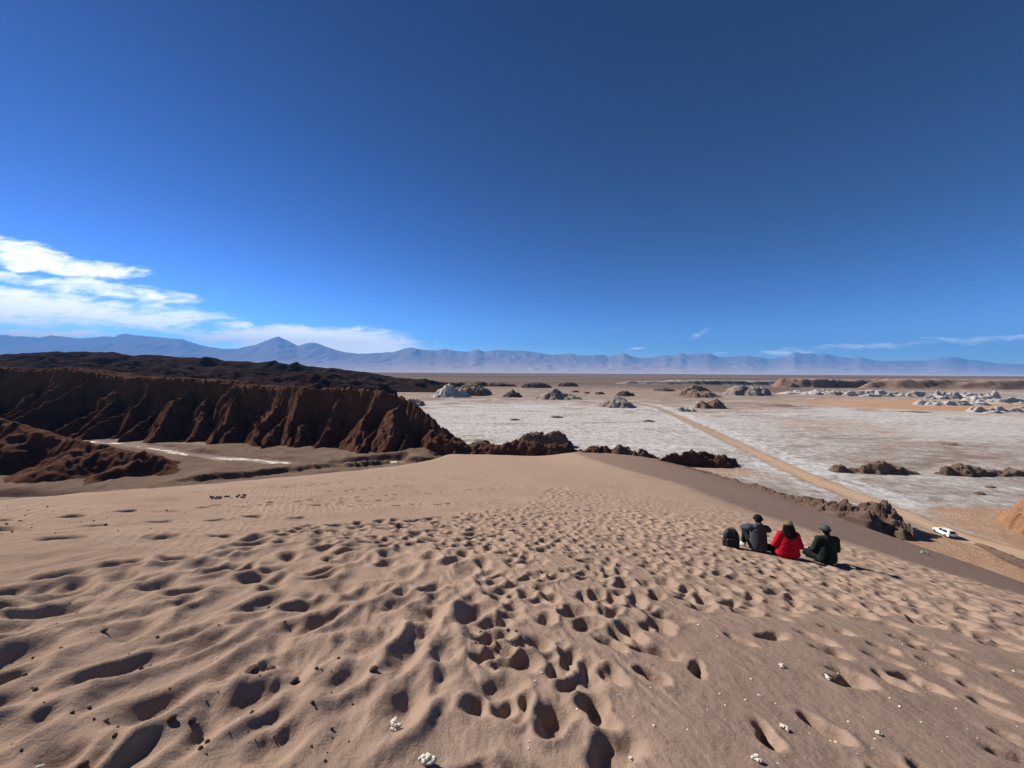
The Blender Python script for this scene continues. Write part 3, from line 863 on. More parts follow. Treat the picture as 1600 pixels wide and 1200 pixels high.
# rocks along the foot of the dune
mound_px('rock_outcrop', 648, 752, 716, 683, M_cliff, 401, 'knobbly red-brown rock at the end of the cliff by the dune tip', 'rock outcrop', 'crag', .5, peaks=[(-.2, 0, 1, .7), (.5, 0, .55, .6)], res=(150, 80))
mound_px('rock_outcrop', 648, 690, 719, 706, M_cliff, 402, 'small rounded boulder in front of the knobbly red-brown rock', 'rock outcrop', 'crag', .6)
mound_px('rock_outcrop', 728, 775, 704, 688, M_brown, 403, 'tan-topped rock between the cliff end and the flat-backed outcrop', 'rock outcrop', 'crag', .6)
mound_px('rock_outcrop', 750, 905, 714, 688, M_cliff, 404, 'long low red-brown outcrop lying across the dune tip', 'rock outcrop', 'crag', .35, peaks=[(-.6, 0, .7, .5), (-.1, 0, 1, .6), (.5, 0, .8, .6)], res=(180, 70))
mound_px('rock_outcrop', 810, 898, 699, 674, M_brown, 405, 'flat-backed outcrop with dark scarp above the dune tip', 'rock outcrop', 'crag', .5, peaks=[(-.4, 0, .9, .7), (.3, 0, 1, .65)], res=(150, 80))
mound_px('rock_outcrop', 905, 965, 716, 697, M_cliff, 406, 'dark hollow outcrop right of the dune tip', 'rock outcrop', 'crag', .5)
mound_px('rock_outcrop', 950, 1026, 721, 696, M_brown, 407, 'jagged brown outcrop stepping down right of the dark hollow one', 'rock outcrop', 'crag', .5, peaks=[(-.4, .2, 1, .6), (.3, -.2, .7, .6)], res=(150, 80))
mound_px('rock_outcrop', 1022, 1160, 731, 705, M_cliff, 408, 'long dark outcrop like a sleeping animal on the flat left of the road', 'rock outcrop', 'crag', .35, peaks=[(-.5, 0, .8, .5), (-.1, 0, 1, .5), (.4, 0, .75, .6)], res=(200, 80))

def strip(name, pts, widths, heights, mat, seed, n=320, m=46, zb=None):
    """broken crust standing up along a line"""
    pts = np.array(pts, dtype=float)
    seg = np.concatenate([[0], np.cumsum(np.hypot(*np.diff(pts, axis=0).T))])
    s = np.linspace(0, seg[-1], n)
    x = np.interp(s, seg, pts[:, 0]); y = np.interp(s, seg, pts[:, 1])
    wd = np.interp(s, seg, widths); hg = np.interp(s, seg, heights)
    tx = np.gradient(x); ty = np.gradient(y); L = np.hypot(tx, ty)
    q = np.linspace(-1.15, 1.15, m)
    X = x[:, None] + (ty / L)[:, None] * q[None] * wd[:, None]
    Y = y[:, None] - (tx / L)[:, None] * q[None] * wd[:, None]
    qn = q[None] + 0.25 * fbm(X * 0.25, Y * 0.25, seed, 3)
    H = np.clip(1 - np.abs(qn) ** 1.8, 0, 1) ** 0.75
    H = H * (0.72 + 0.34 * fbm(X * 0.22, Y * 0.22, seed + 2, 3))
    dm = np.minimum(0.42, 1.5 / np.maximum(hg, .1))[:, None]; df = np.minimum(0.24, 0.75 / np.maximum(hg, .1))[:, None]
    H = H + np.clip(H * 3, 0, 1) * (dm * (billow(X * 0.36, Y * 0.36, seed + 3, 3, 0.55) - 0.40) + df * (billow(X * 1.1, Y * 1.1, seed + 4, 4, 0.65) - .4))
    e = sstep(np.abs(q), 0.95, 1.15)[None]
    end = (sstep(s, 0, seg[-1] * 0.02) * (1 - sstep(s, seg[-1] * 0.985, seg[-1])))[:, None]
    ground = np.maximum(dune_base(X, Y), 0.0)
    Z = ground + H * hg[:, None] * (1 - e) * end - 0.1 - 0.5 * e - 0.4 * (1 - end)
    cx, cy = float(x.mean()), float(y.mean())
    o = link(name, grid_mesh(name, X - cx, Y - cy, Z, None, True, True), mat)
    o.location = (cx, cy, 0)
    return o
g = lambda *a: ground_at(*a)
tag(strip('rock_ridge', [g(1035, 733), g(1110, 747), g(1180, 765), g(1250, 788), g(1300, 806), g(1345, 820), g(1385, 826), g(1412, 829)],
          [0.8, 1.2, 1.8, 2.8, 4.8, 6.2, 5.8, 4.2], [0.5, 1.0, 1.5, 2.2, 3.4, 5.2, 5.6, 4.4], M_brown, 431, 560, 72),
    'long crumbly brown rock ridge along the right foot of the dune', 'rock ridge')
tag(strip('gully_bank', [g(1528, 850), g(1555, 862), g(1590, 880), g(1650, 905)], [0.9, 1.1, 1.4, 1.6], [0.5, .7, .9, 1.0], M_brown, 437, 120, 20),
    'low dark gully edge behind the white car', 'gully bank')
mound_px('rock_outcrop', 1583, 1740, 850, 776, M_orange, 441, 'orange rock wall cut off by the right picture edge', 'rock outcrop', 'crag', .7, res=(160, 110))
mound_px('pale_rock', 1438, 1452, 866, 860, M_pale, 443, 'small pale rock on the dune foot below the white car', 'rock', 'crag', .7, base='dune', res=(40, 30))

# mound at lower left, in front of the cliff, and the gully floor between
lm_base = [(-260, 104), (-180, 100), (-140, 97), (-118, 97), (-100, 100), (-90, 104), (-82, 108)]
lm_crest = [(-275, 140, 22)] + [crest_pt(*q) for q in [(-160, 650, 132), (-60, 640, 128), (0, 655, 124), (40, 668, 120), (90, 680, 118), (130, 690, 116), (180, 700, 114), (225, 709, 113), (245, 713, 113), (265, 724, 112), (290, 738, 111), (320, 752, 110)]]
lm = spurred_wall('earth_hill', lm_base, lm_crest, M_cliff, [(-215, 1.2, .95, .5, .8, 0), (-178, 1.2, .92, .5, .7, .1), (-150, 1.2, .95, .45, .75, 0), (-128, 1.2, .95, .45, .7, .1), (-108, 1.3, .97, .45, .7, 0), (-94, 1.2, .95, .5, .8, 0)],
                  (250, 90), 6.0, 20.0, lambda x: 0.5 + 0 * x, 151, 0.9, 0.95)
tag(lm, kind='structure')

def sheet(name, x0, x1, y0, y1, res, fn, mat):
    X, Y = np.meshgrid(np.linspace(x0, x1, res[0]), np.linspace(y0, y1, res[1]), indexing='ij')
    Z = fn(X, Y)
    return tag(link(name, grid_mesh(name, X, Y, Z, None, True, True), mat), kind='structure')
def poly_dist(pts, X, Y):
    best = np.full(X.shape, 1e9)
    for (ax, ay), (bx, by) in zip(pts[:-1], pts[1:]):
        L2 = (bx - ax) ** 2 + (by - ay) ** 2
        k = np.clip(((X - ax) * (bx - ax) + (Y - ay) * (by - ay)) / L2, 0, 1)
        best = np.minimum(best, np.hypot(X - ax - k * (bx - ax), Y - ay - k * (by - ay)))
    return best
chan = [ground_at(*q) for q in ((90, 684), (140, 691), (190, 694), (245, 702), (300, 712), (345, 717), (400, 719), (440, 724), (500, 729), (560, 727), (620, 722))]
sc0, sc1 = ground_at(300, 757), ground_at(660, 724)
def gully(X, Y):
    d = poly_dist(chan, X, Y) + 1.2 * fbm(X * .12, Y * .12, 163, 3)
    bank = sstep(d, 2.0, 5.5)
    h = 0.7 + 0.8 * fbm(X * 0.05, Y * 0.07, 161, 4) + 0.35 * ridged(X * .3, Y * .3, 165, 3) + 0.14 * fbm(X * .8, Y * .8, 167, 3)
    L = math.hypot(sc1[0] - sc0[0], sc1[1] - sc0[1])
    sd = ((Y - sc0[1]) * (sc1[0] - sc0[0]) - (X - sc0[0]) * (sc1[1] - sc0[1])) / L + 1.5 * fbm(X * .1, Y * .1, 169, 4)
    scarp = 1.5 * sstep(sd, 0, 1.1) * (1 - sstep(sd, 9, 16)) * sstep(X, -92, -80)
    e = sstep(X, -215, -200) * (1 - sstep(X, -30, -18)) * sstep(Y, 88, 92) * (1 - sstep(Y, 150, 160))
    return (bank * (np.clip(h, 0.1, 3) + scarp) + 0.05) * e - 0.6 * (1 - e) - 0.12
sheet('gully_floor', -218, -14, 86, 162, (270, 125), gully, M_mud)
M_chan, t, b = new_mat('salt_channel')
p = wpos(t)
n1 = t.noise(p, 0.5, 5.0, 0.65, 0.5)
t.l.new(t.mix(t.step(n1, .38, .62), (0.40, 0.32, 0.25), (0.76, 0.71, 0.64)), b.inputs['Base Color'])
bump(t, b, n1, .6, .2)
t.l.new(t.step(t.m('SUBTRACT', t.m('MULTIPLY', t.noise(t.scale(p, (0.5, 1.0, 1.0)), 0.14, 5.0, 0.65), 2.6), t.m('ADD', 0.75, t.m('ABSOLUTE', attr(t, 'across')))), 0.0, 0.35), b.inputs['Alpha'])
ribbon('salt_channel', chan, 2.6, 0.07, M_chan)

# ------------------------------------------------------------------ loose stones on the sand
def stone_mesh(name, seed, knob=0.35, sub=2, flat=0.7):
    bm = bmesh.new()
    bmesh.ops.create_icosphere(bm, subdivisions=sub, radius=1.0)
    rs = random.Random(seed)
    cs = [Vector((rs.gauss(0, 1), rs.gauss(0, 1), rs.gauss(0, 1))).normalized() for _ in range(9)]
    am = [rs.uniform(-knob, knob) for _ in cs]
    for v in bm.verts:
        d = v.co.normalized()
        s = 1 + sum(a * max(0, d.dot(c)) ** 4 for a, c in zip(am, cs)) + rs.uniform(-.06, .06)
        v.co = Vector((d.x * s, d.y * s * 0.85, d.z * s * flat))
    me = bpy.data.meshes.new(name)
    bm.to_mesh(me); bm.free()
    return me

def lump_mesh(name, seed):
    """cauliflower lump of salt"""
    bm = bmesh.new()
    rs = random.Random(seed)
    for k in range(26):
        d = Vector((rs.gauss(0, 1), rs.gauss(0, 1), abs(rs.gauss(0, .7)))).normalized() * rs.uniform(.35, .85)
        mt = Matrix.Translation((d.x, d.y * .75, d.z * .65)) @ Matrix.Rotation(rs.random() * 3, 4, 'X') @ Matrix.Diagonal((1, rs.uniform(.6, 1), rs.uniform(.6, 1), 1))
        bmesh.ops.create_icosphere(bm, subdivisions=1, radius=rs.uniform(.16, .34), matrix=mt)
    me = bpy.data.meshes.new(name)
    bm.to_mesh(me); bm.free()
    return me

M_salt = simple('salt_lump', (0.72, 0.66, 0.55), 0.8, 0.3, 40.0, 0.2, 0.5, 0.01)
M_clod = simple('earth_clod', (0.115, 0.075, 0.058), 0.95, 0.4, 30.0, 0.1, 0.6, 0.01)

def put_stone(name, me, mat, x, y, r, label, cat, group=None, sink=0.35):
    o = bpy.data.objects.new(name, me)
    if not me.materials:
        me.materials.append(mat)
    COL.objects.link(o)
    o.location = (x, y, dune_z(x, y) + r * sink)
    o.scale = (r, r, r)
    o.rotation_euler = (0, 0, random.random() * 6.28)
    return tag(o, label, cat, group)

for k, (px, py, w_, lab) in enumerate([
        (618, 1138, 27, 'knobbly cream salt lump below the big dark footprint'),
        (668, 1192, 30, 'largest cream salt lump, cut by the bottom picture edge'),
        (1225, 1143, 15, 'yellowish salt lump standing on smooth sand at lower right'),
        (1222, 1049, 12, 'small salt lump, farther left of the two above the yellowish one'),
        (1293, 1064, 13, 'flat salt lump, farther right of the two above the yellowish one'),
        (1182, 1195, 18, 'flat white salt chip at the bottom edge, lower right'),
        (1372, 1153, 10, 'white salt chip beside a deep footprint at lower right'),
        (986, 1172, 11, 'white pebble at the foot of the double footprint'),
        (60, 1194, 18, 'flat white flake at the bottom left edge')]):
    x, y = dune_hit(px, py)
    put_stone('salt_lump', lump_mesh('salt_lump', 500 + k), M_salt, x, y, w_ / 1202.0 * y, lab, 'salt lump')
for k, (px, py, w_, lab) in enumerate([
        (395, 1063, 22, 'dark angular clod in the lower left sand, biggest of its cluster'),
        (423, 1053, 15, 'dark clod right of the biggest clod'),
        (459, 1067, 13, 'dark round clod, rightmost of the lower left cluster'),
        (584, 1058, 14, 'dark round clod by the deep footprint left of centre'),
        (509, 880, 9, 'brown clod standing on the sand among the first footprints'),
        (621, 823, 9, 'lone dark clod on the smooth sand ahead'),
        (299, 1131, 14, 'dark clod on a wind crest at lower left'),
        (268, 1133, 14, 'dark clod left of the one on the wind crest'),
        (130, 1196, 18, 'dark clod at the bottom edge, far left'),
        (162, 997, 10, 'dark clod beside the left footprints')]):
    x, y = dune_hit(px, py)
    put_stone('earth_clod', stone_mesh('earth_clod', 600 + k), M_clod, x, y, w_ / 1202.0 * y, lab, 'clod')
chips = [stone_mesh('salt_chip', 700 + k, .5, 1, .45) for k in range(4)]
clods = [stone_mesh('small_clod', 720 + k, .5, 1, .8) for k in range(4)]
for k in range(120):
    px = 800 * random.random() ** 0.8 + 800 if k < 95 else random.uniform(300, 1000)
    py = random.uniform(935, 1198)
    x, y = dune_hit(px, py)
    put_stone('salt_chip', chips[k % 4], M_salt, x, y, random.choice([.004, .005, .006, .008, .011]) * (0.7 + y * .12), 'tiny white salt chip lying on the foreground sand', 'salt chip', 'salt chips scattered on the sand')
for k in range(110):
    px, py = (random.uniform(0, 560), random.uniform(930, 1198)) if k < 70 else (random.uniform(0, 420), random.gauss(818, 12))
    x, y = dune_hit(px, py)
    put_stone('small_clod', clods[k % 4], M_clod, x, y, random.choice([.006, .008, .010, .014]) * (0.7 + y * .10), 'tiny dark clod lying on the left sand', 'clod', 'dark clods scattered on the sand')
for k in range(34):                                       # row of clods near the left crest
    px = 328 + 55 * random.random(); py = 779 - (px - 328) * 0.06 + random.gauss(0, 1.6)
    x, y = dune_hit(px, py)
    put_stone('small_clod', clods[k % 4], M_clod, x, y, random.uniform(.02, .05), 'dark clod in the short row near the left crest of the dune', 'clod', 'row of clods near the dune crest')
for k in range(22):                                       # broken crust beside a print
    a = random.random() * 6.28
    x, y = dune_hit(770 + 38 * math.cos(a) + random.gauss(0, 5), 1000 + 14 * math.sin(a) + random.gauss(0, 2))
    put_stone('small_clod', clods[k % 4], M_clod, x, y, random.uniform(.008, .02), 'dark crust crumb in the ring at the centre of the foreground', 'clod', 'ring of crust crumbs')

# ------------------------------------------------------------------ people
def _unit_sphere(nu=14, nv=9):
    vs = [(0, 0, -1.0)]
    for j in range(1, nv):
        a = -math.pi / 2 + math.pi * j / nv
        vs += [(math.cos(a) * math.cos(2 * math.pi * i / nu), math.cos(a) * math.sin(2 * math.pi * i / nu), math.sin(a)) for i in range(nu)]
    vs.append((0, 0, 1.0))
    fs = []
    for i in range(nu):
        k = (i + 1) % nu
        fs.append((0, 1 + k, 1 + i, 1 + i))
        for j in range(nv - 2):
            fs.append((1 + j * nu + i, 1 + j * nu + k, 1 + (j + 1) * nu + k, 1 + (j + 1) * nu + i))
        t0 = 1 + (nv - 2) * nu
        fs.append((t0 + i, t0 + k, len(vs) - 1, len(vs) - 1))
    return np.array(vs), fs
_SPH, _SPHF = _unit_sphere()

class Soup:
    """overlapping closed balls that are fused into one skin afterwards"""
    def __init__(self):
        self.v = []
    def ball(self, c, r, rot=None):
        v = _SPH * np.array(r)
        if rot is not None:
            v = v @ np.array(rot.to_3x3()).T
        self.v.append(v + np.array(c))
    def mesh(self, name, keep=None):
        n = len(_SPH)
        faces = [tuple(dict.fromkeys(i + k * n for i in f)) for k in range(len(self.v)) for f in _SPHF]
        me = bpy.data.meshes.new(name)
        me.from_pydata(np.concatenate(self.v).tolist(), [], faces)
        return me

def eval_mesh(bm, name, mods, cut=None):
    me = bm.mesh(name)
    if cut is not None:
        b2 = bmesh.new(); b2.from_mesh(me)
        bmesh.ops.bisect_plane(b2, geom=b2.verts[:] + b2.edges[:] + b2.faces[:], plane_co=cut[0], plane_no=cut[1], clear_inner=True)
        bmesh.ops.holes_fill(b2, edges=[e for e in b2.edges if e.is_boundary])
        b2.to_mesh(me); b2.free()
    o = bpy.data.objects.new(name, me)
    COL.objects.link(o)
    for kind, kw in mods:
        md = o.modifiers.new(kind, kind)
        for k, v in kw.items():
            setattr(md, k, v)
    dg = bpy.context.evaluated_depsgraph_get()
    out = bpy.data.meshes.new_from_object(o.evaluated_get(dg))
    bpy.data.objects.remove(o); bpy.data.meshes.remove(me)
    out.name = name
    out.polygons.foreach_set('use_smooth', np.ones(len(out.polygons), dtype=bool))
    return out

def ball(bm, c, r, rot=None):
    bm.ball(tuple(c), (r, r, r) if isinstance(r, (int, float)) else r, rot)

def limb(bm, pts, rad):
    """tapered limb through joints"""
    for (a, b_, ra, rb) in zip(pts[:-1], pts[1:], rad[:-1], rad[1:]):
        a, b_ = Vector(a), Vector(b_)
        n = max(2, int((b_ - a).length / (min(ra, rb) * 0.45)))
        for k in range(n + 1):
            f = k / n
            ball(bm, a.lerp(b_, f), ra + (rb - ra) * f)

def hand(bm, wrist, aim, side, up=Vector((0, 0, 1)), curl=0.5):
    """palm, four unequal bent fingers and a thumb from the side of the palm"""
    w_ = Vector(wrist); f = Vector(aim).normalized(); s = f.cross(up).normalized(); n = s.cross(f).normalized()
    for k in range(4):
        ball(bm, w_ + f * (0.02 + 0.02 * k), (0.036, 0.036, 0.018) if k else (0.026, 0.026, 0.02))
    for j, L in enumerate((0.070, 0.080, 0.074, 0.058)):
        o = w_ + f * 0.085 + s * (0.030 - 0.020 * j) * side
        k1 = o + f * L * .45 - n * L * .10 * curl
        k2 = k1 + f * L * .28 - n * L * .30 * curl
        k3 = k2 + f * L * .12 - n * L * .30 * curl
        limb(bm, [o, k1, k2, k3], [.0095, .009, .0085, .0075])
    o = w_ + f * 0.03 + s * 0.034 * side
    limb(bm, [o, o + (f * .6 + s * .7 * side).normalized() * .035, o + (f * .85 + s * .5 * side).normalized() * .066], [.013, .0115, .009])

M_skin = simple('skin', (0.46, 0.27, 0.19), 0.55, 0.1, 20, 0.3)
M_hair = simple('dark_hair', (0.008, 0.006, 0.005), 0.65, 0.4, 60, 0.12, 0.6, 0.01)
M_eye = simple('eye_white', (0.7, 0.68, 0.65), 0.3, 0.02)
def cloth_mat(name, col):
    return simple(name, col, 0.9, 0.22, 18, 0.1, 0.35, 0.006)

noise_tex = bpy.data.textures.new('folds', 'CLOUDS')
noise_tex.noise_scale = 0.085
REM = [('REMESH', dict(mode='VOXEL', voxel_size=0.0095, use_smooth_shade=True)), ('SMOOTH', dict(factor=0.5, iterations=4))]
def cloth_mods(st=0.02):
    return [('REMESH', dict(mode='VOXEL', voxel_size=0.013, use_smooth_shade=True)), ('SMOOTH', dict(factor=0.6, iterations=8)),
            ('DISPLACE', dict(texture=noise_tex, strength=st, mid_level=0.5)), ('SMOOTH', dict(factor=0.4, iterations=1))]

def person(seat_pt, rz, pose, label, mats, slope=(0.12, 0.22)):
    x, y = seat_pt
    root = empty('person', (x, y, dune_z(x, y)), rz)
    tag(root, label, 'person', 'three people sitting on the dune')
    cz, sz = math.cos(rz), math.sin(rz)
    def dn(p, wgt=1.0):                      # lower limbs follow the falling sand
        wx, wy = p[0] * cz - p[1] * sz, p[0] * sz + p[1] * cz
        return (p[0], p[1], p[2] - wgt * (slope[0] * wx + slope[1] * wy))
    P = {k: v for k, v in pose.items()}
    J = {}
    for sd, sg in (('l', -1), ('r', 1)):
        for j in ('shoulder', 'elbow', 'wrist'):
            J[j + sd] = P.get(j + sd) or tuple(a * b_ for a, b_ in zip(P[j], (sg, 1, 1)))
        for j in ('hip', 'knee', 'ankle', 'toe'):
            q = P.get(j + sd) or tuple(a * b_ for a, b_ in zip(P[j], (sg, 1, 1)))
            J[j + sd] = dn(q) if j != 'hip' else q
    head = Vector(P['head']); nb = Vector(P['neck']); chest = Vector(P['chest']); waist = Vector(P['waist'])
    # body
    bm = Soup()
    ball(bm, (0, 0.01, 0.12), (0.155, 0.12, 0.12))
    ball(bm, waist, (0.125, 0.095, 0.13)); ball(bm, chest, (0.155, 0.105, 0.15)); ball(bm, chest + Vector((0, .01, .08)), (0.165, 0.085, 0.07))
    limb(bm, [nb - Vector((0, .02, .05)), head - Vector((0, 0.01, 0.07))], [.062, .055])
    ball(bm, head, (0.076, 0.095, 0.105)); ball(bm, head + Vector((0, .035, -.055)), (0.056, 0.058, 0.055))
    ball(bm, head + Vector((0, .098, -.012)), (0.012, 0.018, 0.022)); ball(bm, head + Vector((0, .085, -.062)), (.024, .012, .008))
    for sg in (-1, 1):
        ball(bm, head + Vector((sg * .078, -.005, -.005)), (0.010, 0.019, 0.030))
        ball(bm, head + Vector((sg * .03, .085, .02)), (0.02, 0.012, 0.008))
    for sd, sg in (('l', -1), ('r', 1)):
        limb(bm, [J['shoulder' + sd], J['elbow' + sd], J['wrist' + sd]], [.055, .042, .030])
        aim = Vector(P.get('aim' + sd) or (-sg * 0.5, 0.8, -0.2))
        hand(bm, J['wrist' + sd], aim, -sg)
        limb(bm, [J['hip' + sd], J['knee' + sd], J['ankle' + sd]], [.085, .058, .042])
        limb(bm, [J['ankle' + sd], J['toe' + sd]], [.040, .030])
    o = link('body', eval_mesh(bm, 'body', REM), M_skin, root)
    for sg in (-1, 1):
        bm = Soup(); ball(bm, head + Vector((sg * .03, .084, .006)), .011)
        me = bm.mesh('eye')
        link('eye', me, M_eye, o)
    # jacket
    bm = Soup()
    jw = P.get('wide', 1.0)
    for q_ in np.linspace(0, 1, 7):
        c_ = Vector((0, 0, .12)).lerp(waist, q_ * 2) if q_ < .5 else waist.lerp(chest, q_ * 2 - 1)
        ball(bm, c_, ((0.190 + .02 * (1 - q_)) * (1 + (jw - 1) * (1 - q_)), 0.142, 0.12))
    ball(bm, chest + Vector((0, .0, .085)), (0.185, 0.105, 0.075)); limb(bm, [nb - Vector((0, .01, .05)), nb + Vector((0, .0, .015))], [.085, .072])
    for sd in 'lr':
        s_, e_, w_ = Vector(J['shoulder' + sd]), Vector(J['elbow' + sd]), Vector(J['wrist' + sd])
        limb(bm, [s_, e_, e_.lerp(w_, .93)], [.080, .070, .052])
        limb(bm, [chest + Vector((0, 0, .07)), s_], [.10, .085])
    if P.get('hood'):
        ball(bm, nb + Vector((0, -.085, -.005)), (.115, .060, .075)); ball(bm, nb + Vector((0, -.05, .03)), (.10, .06, .045))
    jk = link('jacket', eval_mesh(bm, 'jacket', cloth_mods(0.015)), mats['jacket'], root)
    # trousers
    bm = Soup()
    ball(bm, (0, 0.02, 0.115), (0.178, 0.145, 0.115))
    for sd in 'lr':
        h_, k_, a_ = Vector(J['hip' + sd]), Vector(J['knee' + sd]), Vector(J['ankle' + sd])
        limb(bm, [h_, k_, k_.lerp(a_, .9)], [.108, .078, .062])
    link('trousers', eval_mesh(bm, 'trousers', cloth_mods(0.02)), mats['trousers'], root)
    for sd in 'lr':
        a_, t_ = Vector(J['ankle' + sd]), Vector(J['toe' + sd])
        d = (t_ - a_).normalized()
        bm = Soup()
        limb(bm, [a_ - d * .035 + Vector((0, 0, -.015)), a_ + d * .06 + Vector((0, 0, -.012)), t_], [.052, .050, .040])
        limb(bm, [a_ + Vector((0, 0, .045)), a_], [.054, .054])
        sh = link('shoe', eval_mesh(bm, 'shoe', REM), mats['shoe'], root)
        bm = Soup()
        limb(bm, [a_ - d * .045 + Vector((0, 0, -.05)), t_ + Vector((0, 0, -.028))], [.036, .034])
        link('sole', eval_mesh(bm, 'sole', REM), mats['sole'], sh)
    # head wear and hair
    if P.get('hair') == 'long':
        bm = Soup()
        ball(bm, head + Vector((0, -.022, .012)), (.090, .092, .105))
        for k in range(15):
            f = (k - 7) / 7.0
            p0 = head + Vector((f * .085, -.055 + .03 * abs(f), .0)); p1 = head + Vector((f * .115, -.095 + .03 * abs(f), -.13)); p2 = chest + Vector((f * .13 + .02, -.145 + .02 * abs(f), .115 - .03 * (k % 3) - .04 * (1 - abs(f))))
            limb(bm, [p0, p1, p2], [.034, .034, .012])
        link('hair', eval_mesh(bm, 'hair', [('REMESH', dict(mode='VOXEL', voxel_size=0.009)), ('SMOOTH', dict(factor=.5, iterations=3))]), M_hair, root)
    else:
        bm = Soup()
        ball(bm, head + Vector((0, -.016, .012)), (.083, .090, .104))
        ball(bm, head + Vector((0, -.045, -.045)), (.066, .058, .055))
        link('hair', eval_mesh(bm, 'hair', REM), M_hair, root)
    if P.get('cap'):
        bm = Soup()
        ball(bm, head + Vector((0, -.010, .035)), (.099, .108, .096))
        cp = link('cap', eval_mesh(bm, 'cap', [('REMESH', dict(mode='VOXEL', voxel_size=0.007)), ('SMOOTH', dict(factor=.5, iterations=3)), ('DISPLACE', dict(texture=noise_tex, strength=.010, mid_level=.5))], (head + Vector((0, 0, P['cap_low'])), (0, P['cap_tilt'], 1))), mats['cap'], root)
        bm = Soup()
        if P['cap'] == 'brim':
            ball(bm, head + Vector((0, .125, .045)), (.078, .075, .010), Matrix.Rotation(-.2, 4, 'X'))
            link('brim', eval_mesh(bm, 'brim', REM), mats['cap'], cp)
        else:
            for k in range(40):
                a = k / 40 * 6.2832
                ball(bm, head + Vector((.098 * math.cos(a), -.008 + .108 * math.sin(a), .022 + .0 * math.sin(a))), (.016, .016, .024))
            link('cuff', eval_mesh(bm, 'cuff', REM), mats['cuff'], cp)
    return root, jk

C_black = cloth_mat('black_cloth', (0.012, 0.012, 0.014))
C_grey = cloth_mat('slate_fleece', (0.050, 0.056, 0.070))
C_red = cloth_mat('red_shell', (0.40, 0.008, 0.022))
C_green = cloth_mat('green_fleece', (0.018, 0.028, 0.021))
C_olive = cloth_mat('olive_cap', (0.16, 0.125, 0.055))
C_gcap = cloth_mat('grey_green_knit', (0.060, 0.080, 0.072))
C_white = simple('white_shoe', (0.62, 0.58, 0.50), .7, .15)
C_sole = simple('sole_rubber', (0.45, 0.42, 0.36), .8, .15)
C_boot = simple('grey_boot', (0.06, 0.065, 0.065), .8, .2)

hug = dict(head=(0.0, 0.10, .775), neck=(0, .06, .655), chest=(0, .055, .50), waist=(0, .02, .30), shoulder=(.18, .06, .575), elbow=(.285, .23, .49), wrist=(.10, .43, .50),
           hip=(.10, .04, .13), knee=(.19, .40, .44), ankle=(.17, .56, .10), toe=(.19, .71, .06), aiml=(1, .2, 0), aimr=(-1, .2, 0), hood=True, cap='knit', cap_low=0.03, cap_tilt=0.15)
person(SEATS['p1'], R(-16), hug, 'person in a slate grey hooded top hugging raised knees, beside the backpack',
       dict(jacket=C_grey, trousers=C_black, shoe=C_white, sole=C_white, cap=C_black, cuff=C_black))
cross = dict(head=(0.0, 0.03, .765), neck=(0, .01, .64), chest=(0, .01, .48), waist=(0, 0, .29), shoulder=(.165, .01, .56), elbow=(.27, .03, .30), wrist=(.20, .24, .20),
             hip=(.11, .04, .13), knee=(.29, .30, .16), ankle=(-.04, .38, .09), toe=(-.16, .42, .06), hair='long', cap='brim', cap_low=0.035, cap_tilt=0.12, wide=1.28, aiml=(.3, .9, -.2), aimr=(-.3, .9, -.2))
person(SEATS['p2'], R(-14), cross, 'person in a bright red jacket with long dark hair and an olive cap',
       dict(jacket=C_red, trousers=C_black, shoe=C_boot, sole=C_boot, cap=C_olive, cuff=C_olive))
cross3 = dict(head=(-.03, 0.05, .79), neck=(-.01, .02, .665), chest=(0, .02, .50), waist=(0, 0, .30), shoulder=(.185, .02, .58), elbow=(.25, .06, .33), wrist=(.21, .29, .23),
              hip=(.11, .04, .13), knee=(.28, .31, .18), ankle=(-.08, .38, .10), toe=(-.22, .40, .09), cap='knit', cap_low=0.02, cap_tilt=0.10, wide=1.06, aiml=(-.2, .9, -.2), aimr=(-.3, .9, -.2))
person(SEATS['p3'], R(-8), cross3, 'person in a dark green fleece and grey-green knit cap, rightmost of the three',
       dict(jacket=C_green, trousers=C_black, shoe=C_boot, sole=C_sole, cap=C_gcap, cuff=C_green))

# ------------------------------------------------------------------ backpack
def rounded(name, pts_fn, mods, mat, parent):
    bm = Soup(); pts_fn(bm)
    return link(name, eval_mesh(bm, name, mods), mat, parent)
px_, py_ = SEATS['pack']
bp = tag(empty('backpack', (px_, py_, dune_z(px_, py_) - 0.02), R(-20)), 'black round-topped backpack standing on the sand left of the people', 'backpack')
M_pack = simple('black_nylon', (0.010, 0.010, 0.011), .6, .3, 40, .35, .4, .004)
M_strap = simple('black_webbing', (0.016, 0.016, 0.017), .8, .3, 80, .2)
packmods = [('REMESH', dict(mode='VOXEL', voxel_size=0.010)), ('SMOOTH', dict(factor=.6, iterations=8)), ('DISPLACE', dict(texture=noise_tex, strength=.014, mid_level=.5))]
def pack_body(bm):
    for z in np.linspace(.09, .40, 9):
        k = 1 - max(0, (z - .28) / .30) ** 2 * 1.6
        for x in (-.09, 0, .09):
            ball(bm, (x * k, 0, z), (.095 * k, .115 * (1 - .25 * (z / .5) ** 2), .085))
rounded('pack_body', pack_body, packmods, M_pack, bp)
pk = rounded('front_pocket', lambda bm: [ball(bm, (x, -.115, z), (.075, .045, .07)) for x in (-.06, 0, .06) for z in (.10, .15, .20)], packmods, M_pack, bp)
rounded('zip', lambda bm: limb(bm, [(-.12, -.145, .20), (-.08, -.15, .255), (.08, -.15, .255), (.12, -.145, .20)], [.006] * 4), [('REMESH', dict(mode='VOXEL', voxel_size=0.005))], M_strap, pk)
rounded('carry_handle', lambda bm: limb(bm, [(-.045, .03, .455), (-.03, .03, .505), (.03, .03, .505), (.045, .03, .455)], [.011] * 4), REM, M_strap, bp)
